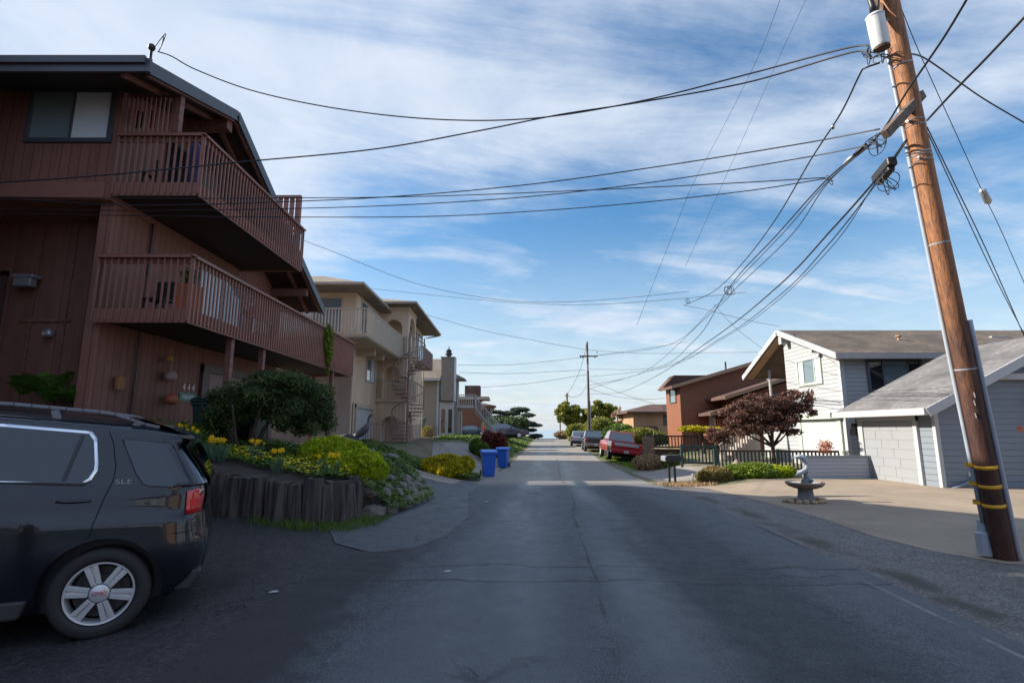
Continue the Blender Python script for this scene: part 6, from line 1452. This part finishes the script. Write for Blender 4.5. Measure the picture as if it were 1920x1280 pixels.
b3 = wheelie('wheeled_bin', M_green, M_green, 'green wheeled bin against the taupe house wall'); b3.location = (-7.15, 41.0, H(-7.15, 41.0)); b3.scale = (1.5, 1.3, 1.35)
b4 = wheelie('wheeled_bin', M_darkgreen, M_darkgreen, 'dark green wheeled bin by the brown garage, left of the round shrub'); b4.location = (-7.35, 12.9, ZG(-7.35, 12.9)-.03); b4.rotation_euler.z = R_(8)
b5 = copy_tree(b4); b5.location = (-6.5, 13.3, ZG(-6.5, 13.3)-.12); b5['label'] = 'dark bin seen through the stems of the round shrub'; b5.rotation_euler.z = R_(-5); b4['group'] = b5['group'] = 'dark bins by the brown garage'

# ------------------------------------------------------------------ mailbox
mb_ = thing('mailbox', 'black double mailbox on two thin posts at the lane corner', 'mailbox', (5.2, 17.6, -.3))
zb = H(5.2, 17.6); m = MB()
m.py([(4.97, .53), (5.46, .53), (5.46, .68), (5.42, .73), (5.0, .73), (4.97, .68)], 17.35, 17.85); m.build('box', M_black, mb_, bevel=.01)
m = MB(); m.py([(4.93, .545), (4.965, .545), (4.965, .7), (4.93, .67)], 17.36, 17.84); m.build('door', M_steel, mb_)
for x in (5.12, 5.30): m = MB(); m.box(x-.03, x+.03, 17.57, 17.63, zb-.2, .528); m.build('post', M_black, mb_)

# ------------------------------------------------------------------ dolphin fountain
fx, fy = 6.53, 12.1; fz = H(fx, fy)+.01
ft = thing('fountain', 'stone birdbath fountain topped by two grey leaping dolphins', 'fountain', (fx, fy, fz))
M_stone = plain('mossy_fountain_stone', (.17, .18, .18), .8, var=.45, scale=14, bump=.8, bscale=22); M_bowl = plain('brown_stone_bowl', (.24, .18, .15), .75, var=.4, scale=9, bump=.6, bscale=18); M_dol = plain('painted_grey_stone', (.36, .39, .43), .4, var=.2, scale=12)
m = MB(); m.lathe([(.0, .0), (.22, .0), (.19, .04), (.165, .12), (.15, .26), (.16, .30), (.0, .31)], (fx, fy, fz), n=26); m.build('pedestal', M_stone, ft, smooth=True)
m = MB(); m.lathe([(.10, .285), (.22, .30), (.34, .345), (.385, .39), (.40, .41), (.395, .435), (.36, .44), (.33, .415), (.2, .39), (0, .385)], (fx, fy, fz), n=40); bo = m.build('bowl', M_bowl, ft, smooth=True)
m = MB(); m.lathe([(0, .425), (.345, .425)], (fx, fy, fz), n=30); o = m.build('water', glass('fountain_water', (.03, .06, .06)), ft, fix=False)
def dolphin(P, rs):
    m = MB(); P = cat(P, 6); n_ = len(P); rr = [lerp_knots([(i/(len(rs)-1), r) for i, r in enumerate(rs)], k/(n_-1)) for k in range(n_)]; m.tube(P, rr, 12)
    mid = P[int(n_*.45)]; d = (P[int(n_*.5)]-P[int(n_*.4)]).normalized(); s = d.cross(Vector((0, 1, 0))).normalized()
    m.add([mid+s*rr[int(n_*.45)]*.8-d*.03, mid+s*rr[int(n_*.45)]*.8+d*.04, mid+s*(rr[int(n_*.45)]+.05)-d*.05, mid+s*rr[int(n_*.45)]*.8+Vector((0, .012, 0)), mid+s*rr[int(n_*.45)]*.8-Vector((0, .012, 0))], [(0, 3, 2), (3, 1, 2), (1, 4, 2), (4, 0, 2)])
    q = P[int(n_*.72)]
    for sg_ in (-1, 1): m.add([q, q-d*.04, q+Vector((0, sg_*.07, -.04))-d*.05, q+Vector((0, 0, -.015))], [(0, 1, 2), (0, 2, 3), (1, 3, 2)])
    t = P[0]; e = (P[0]-P[2]).normalized()
    for sg_ in (-1, 1): m.add([t-e*.01, t+e*.035+Vector((0, sg_*.065, 0)), t+e*.02, t+Vector((0, 0, .012))], [(0, 1, 2), (0, 3, 1), (3, 2, 1)])
    return m
V = lambda dx, dz, dy=0: Vector((fx+dx, fy+dy, fz+dz))
dolphin([V(.02, .62), V(.05, .74), V(.055, .85), V(.01, .955), V(-.09, .985), V(-.16, .975), V(-.21, .965)], [.012, .03, .055, .07, .05, .02, .012]).build('dolphin', M_dol, ft, smooth=True)
dolphin([V(.07, .86, -.03), V(.05, .76, -.03), V(.01, .70, -.04), V(-.07, .655, -.05), V(-.15, .62, -.05), V(-.2, .585, -.05), V(-.235, .565, -.05)], [.012, .025, .045, .05, .038, .018, .01]).build('dolphin', M_dol, ft, smooth=True)
m = MB(); m.tube([V(.0, .38), V(.04, .48), V(.02, .58), V(.05, .70), V(.04, .80)], [.10, .075, .055, .045, .03], 12); m.ball(V(.08, .45), .07, .06, .09, 8, 6, .2, 3); m.ball(V(-.05, .46, -.05), .045, .04, .07, 8, 6, .2, 4); m.build('rock_stand', M_stone, ft)
m = MB(); m.ball(V(.11, .47, -.1), .035, .03, .04, 8, 6, .1, 3); m.build('blue_ornament', plain('turquoise_glaze', (.02, .25, .32), .3, var=.1), ft)
rg = random.Random(12); k = 0
for i in range(16):
    a = 2*math.pi*i/16; rr = rg.uniform(.34, .42); x, y = fx+rr*1.02*math.cos(a), fy+rr*.8*math.sin(a); m = MB(); m.ball((x, y, H(x, y)+.045), rg.uniform(.055, .085), rg.uniform(.05, .075), rg.uniform(.04, .06), 9, 7, .08, i); tag(m.build('river_stone', M_pebble, smooth=True), 'smooth tan river stone in the ring round the fountain foot', 'stone', 'river stones round the fountain')
p = at(1508, 882, y=12)
# ------------------------------------------------------------------ small garden things
hr = thing('heron_statue', 'dark metal heron statue standing behind the golden shrubs', 'statue', (-5.75, 21, 1.05))
c = at(682, 812, y=21); m = MB()
q = lambda dx, dz: Vector((c.x+dx, 21, c.z+dz))
m.tube(cat([q(-.42, -.32), q(-.30, -.12), q(-.1, .02), q(.08, .2), q(.16, .36), q(.17, .55), q(.22, .68), q(.30, .72)], 5), [.02]+[.05+.10*math.sin(min(1, i/20)*math.pi) for i in range(34)]+[.035], 10); m.build('body', M_bluetrim, hr, smooth=True)
m = MB(); m.tube([q(.28, .73), q(.33, .74), q(.52, .78)], [.05, .04, .008], 8); m.build('beak', M_tan, hr, smooth=True)
for dx in (-.02, .08): m = MB(); m.tube([q(dx, -.05), q(dx+.01, -.45), q(dx, -.8)], .014, 6); m.build('leg', M_black, hr)
m = MB(); m.ball(at(640, 835, y=20.5), .75, .6, .42, 10, 8, .15, 5); tag(m.build('garden_boulder', plain('black_rock', (.03, .03, .033), .8, var=.4, scale=6, bump=.6)), 'black mound of rock behind the golden shrubs', 'rock')
ln = thing('stone_lantern', 'small pale stone lantern in front of the green fence', 'lantern', (8.75, 21, -.05))
m = MB(); m.lathe([(0, 0), (.16, 0), (.18, .18), (.14, .26), (0, .27)], (8.75, 21, H(8.75, 21)), n=8); m.build('base', M_conc, ln); m = MB(); m.lathe([(0, .27), (.16, .28), (.10, .36), (.05, .42), (0, .46)], (8.75, 21, H(8.75, 21)), n=8); m.build('cap', M_conc, ln)
sp2 = thing('garden_lamp', 'small solar lamp stake beside the rust-tipped shrub', 'garden lamp', (5.75, 17.2, -.2)); zz_ = H(5.75, 17.2)
m = MB(); m.tube([(5.75, 17.2, zz_), (5.75, 17.2, zz_+.28)], .012, 6); m.build('stake', M_black, sp2); m = MB(); m.lathe([(0, 0), (.03, .0), (.045, .07), (.05, .09), (0, .11)], (5.75, 17.2, zz_+.27), n=10); m.build('lamp_head', M_white, sp2)
wl_ = [(318, 672, 'small ochre buoy, topmost of the hanging string', .10, plain('ochre_buoy', (.42, .20, .05), .6)), (320, 705, 'pale pink buoy in the middle of the hanging string', .17, plain('pink_buoy', (.34, .22, .20), .6)), (322, 748, 'round terracotta buoy at the bottom of the hanging string', .17, M_terra)]
for px, py, lb, r, mt in wl_:
    c = at(px, py, x=-8.4); m = MB(); m.ball(c, r*.8, r*1.05, r*.82, 14, 10); m.tube([c+Vector((0, 0, r*.7)), c+Vector((0, 0, r+.22))], .012, 5); tag(m.build('hanging_buoy', mt, smooth=True), lb, 'wall ornament', 'ornaments on the brown wall')
c = at(225, 718, x=-8.5); m = MB(); m.lathe([(.09, -.14), (.10, .12), (.11, .14)], c, n=14); tag(m.build('wall_basket', wood('wicker', (.36, .17, .06), (.2, .09, .03))), 'woven orange-brown basket hanging on the brown wall above the car', 'basket')
# things on the balconies
def chair(px, py, y, label, mat):
    c = at(px, py, y=y); t = thing('patio_chair', label, 'chair', tuple(c), 'chairs on the balconies'); m = MB(); m.box(c.x-.24, c.x+.24, y-.22, y+.22, c.z, c.z+.04); m.build('seat', mat, t); m = MB(); m.box(c.x-.24, c.x+.24, y+.19, y+.23, c.z+.05, c.z+.5); m.build('backrest', mat, t)
    for a, b in ((-1, -1), (1, -1), (-1, 1), (1, 1)): m = MB(); m.box(c.x+a*.22-.02, c.x+a*.22+.02, y+b*.2-.02, y+b*.2+.02, c.z-.42, c.z-.002); m.build('leg', mat, t)
chair(300, 565, 11.4, 'black patio chair on the lower balcony', M_black); chair(262, 330, 11.6, 'dark patio chair on the upper balcony', M_dark)
c = at(365, 300, y=11.2); m = MB(); m.tube([c+Vector((0, 0, -.75)), c+Vector((0, 0, -.1)), c+Vector((0, 0, .3)), c+Vector((0, 0, .45))], [.03, .18, .15, .03], 10); tag(m.build('closed_parasol', plain('purple_cloth', (.06, .045, .12), .8)), 'closed purple parasol standing on the upper balcony', 'parasol')
for i, (px, w, mt, lb) in enumerate(((262, .17, M_black, 'black garment hanging behind the slatted screen'), (287, .16, plain('red_cloth', (.28, .03, .05), .8), 'red garment hanging behind the slatted screen'))):
    c = at(px, 208, y=10.9); m = MB(); m.prism([(-w*.3, 0), (-w*.6, -.08), (-w*.5, -.42), (w*.5, -.40), (w*.6, -.06), (w*.3, 0)], lambda u, v: (c.x+u, 10.9, c.z+v), lambda u, v: (c.x+u*.95, 10.93, c.z+v)); tag(m.build('hanging_garment', mt), lb, 'clothes', 'clothes behind the slatted screen')

# ------------------------------------------------------------------ parked vehicles up the street
def vehicle(name, label, kind, paint, loc, rz, tail=None):
    """built along +y (front), rear at y=0, centred on x"""
    t = thing(name, label, 'pickup truck' if kind == 'pickup' else 'car'); W = .98 if kind == 'pickup' else .92
    if kind == 'pickup': prof = [(0, .52), (0, 1.18), (.05, 1.22), (1.75, 1.24), (3.75, 1.25), (5.3, 1.18), (5.5, 1.05), (5.55, .52)]; cab = [(1.8, 1.22), (2.05, 1.90), (3.0, 1.94), (3.45, 1.85), (4.2, 1.24)]; wh = (1.1, 4.55, .40)
    elif kind == 'suv': prof = [(0, .42), (0, 1.0), (.05, 1.08), (3.6, 1.06), (4.5, .92), (4.6, .45)]; cab = [(.08, 1.06), (.35, 1.70), (2.6, 1.74), (3.6, 1.05)]; wh = (.85, 3.6, .34)
    else: prof = [(0, .38), (0, .82), (.10, .96), (1.0, .99), (3.3, .95), (4.3, .80), (4.5, .62), (4.52, .35)]; cab = [(.45, .97), (1.25, 1.42), (2.3, 1.46), (3.3, .95)]; wh = (.9, 3.5, .32)
    m = MB(); m.px(prof, -W, W); bo = m.build('body', paint, t, bevel=.07)
    m = MB(); n_ = len(cab); zc = cab[0][1]; zt = max(c[1] for c in cab); vs = []
    for sg_ in (-1, 1): vs += [(sg_*(W-.05-.17*(z-zc)/(zt-zc)), y, z) for y, z in cab]
    m.add(vs, [tuple(range(n_)), tuple(range(n_, 2*n_))[::-1]]+[(i, i+1, n_+i+1, n_+i) for i in range(n_-1)]); m.build('cabin', paint, t, bevel=.05)
    a, b = cab[0], cab[1]; m = MB(); f = lambda s, k: (s*(W-.15-.17*k), a[0]+(b[0]-a[0])*k-.02, a[1]+(b[1]-a[1])*k)
    m.add([f(-1, .12), f(1, .12), f(1, .88), f(-1, .88)], [(0, 1, 2, 3)]); m.build('rear_window', M_glass, t, fix=False)
    for sg_ in (-1, 1):
        m = MB(); k1 = .12; w1 = W-.05-.17*k1+.006; w2 = W-.05-.17*.88+.006; z1 = zc+(zt-zc)*.12; z2 = zc+(zt-zc)*.86
        ya = a[0]+(b[0]-a[0])*.3+.18; yb = b[0]+.15; yc = cab[-2][0]-.05; yd = cab[-1][0]-.4
        m.add([(sg_*w1, ya, z1), (sg_*w1, yd, z1), (sg_*w2, yc, z2), (sg_*w2, yb, z2)], [(0, 1, 2, 3)]); m.build('side_window', M_glass, t, fix=False)
        m = MB(); tz = (.88, 1.16) if kind == 'pickup' else (.78, 1.05); m.box(sg_*(W-.17), sg_*(W+.012), -.015, .16, *tz); m.build('tail_lamp', M_redlamp, t, bevel=.01)
        m = MB(); yy = cab[-1][0]-.65; m.box(sg_*(W+.02), sg_*(W+.22), yy, yy+.1, zc+.03, zc+.22); m.build('mirror', M_black, t, bevel=.02)
        for y in wh[:2]:
            r = wh[2]; m = MB(); m.lathe([(0, 0), (r*.62, .0), (r*.66, .02), (r*.95, .015), (r, -.03), (r, -.24), (0, -.24)], (sg_*(W+.01), y, r), (sg_, 0, 0), 26); w_ = m.build('tyre', M_rubber, t); m = MB(); m.lathe([(0, .02), (r*.2, .025), (r*.58, .01), (r*.6, .0)], (sg_*(W+.012), y, r), (sg_, 0, 0), 20); o = m.build('rim', M_alu, t); o.parent = w_; o.location = (0, 0, 0)
            m = MB(); m.lathe([(r*1.16, .0), (r*1.16, -.05)], (sg_*(W+.004), y, r), (sg_, 0, 0), 26); m.build('wheel_arch', M_dark, t)
    m = MB(); bz = (.50, .74) if kind == 'pickup' else (.40, .62); m.box(-W+.02, W-.02, -.12, .05, *bz); m.build('bumper', M_clad if kind != 'pickup' or name == 'x' else (M_chrome if tail == 'chrome' else paint), t, bevel=.03)
    m = MB(); m.box(-.16, .16, -.03 if kind != 'pickup' else -.135, -.02 if kind != 'pickup' else -.122, bz[0]+.05, bz[0]+.2); m.build('number_plate', M_white, t)
    if kind == 'pickup':
        m = MB(); m.box(-W+.18, W-.18, -.012, .03, .80, 1.2); o = m.build('tailgate', paint, t, bevel=.01)
        if tail == 'strip': m = MB(); m.box(-W+.2, W-.2, -.024, -.013, .98, 1.17); o2 = m.build('trim_strip', M_steel, t); o2.parent = o; o2.location = (0, 0, 0)
        m = MB(); m.box(-W+.12, W-.12, .12, 1.72, 1.235, 1.25); m.build('bed', M_dark, t)
    m = MB(); m.box(-W+.2, W-.2, .1, 4.2, .25, .55); m.build('underbody', M_dark, t)
    t.location = loc; t.rotation_euler = (0, 0, rz); return t
M_redpaint = plain('red_car_paint', (.36, .015, .025), .28, .2, var=.0, coat=1); M_greenp = plain('dark_slate_paint', (.035, .05, .055), .3, .3, var=0, coat=1); M_silver = plain('silver_paint', (.42, .41, .45), .35, .5, var=0, coat=1); M_greyp = plain('grey_car_paint', (.06, .065, .085), .3, .4, var=0, coat=1); M_bluep = plain('dark_blue_paint', (.02, .03, .06), .3, .4, var=0, coat=1)
def park(x, y): return (x, y, H(x, y)+.02)
v = vehicle('parked_pickup', 'red pickup truck with a silver tailgate strip parked half on the grass', 'pickup', M_redpaint, park(7.25, 34.5), R_(-1.5), 'strip'); v.rotation_euler.y = R_(7); v.location.z += .0
v = vehicle('parked_pickup', 'dark slate pickup with a silver bumper parked beyond the red pickup', 'pickup', M_greenp, park(7.65, 49), R_(-4), 'chrome'); v.rotation_euler.y = R_(2)
v = vehicle('parked_suv', 'silver car with square back, farthest of the three on the right', 'suv', M_silver, park(7.75, 62), R_(-5)); v.rotation_euler.y = R_(2)
vehicle('parked_sedan', 'grey sedan parked nose to the street on the left verge', 'sedan', M_greyp, park(-2.9, 52.5), R_(-80))
vehicle('parked_sedan', 'dark blue car behind the red bush by the white stairs', 'sedan', M_bluep, park(-6.3, 57), R_(-86))
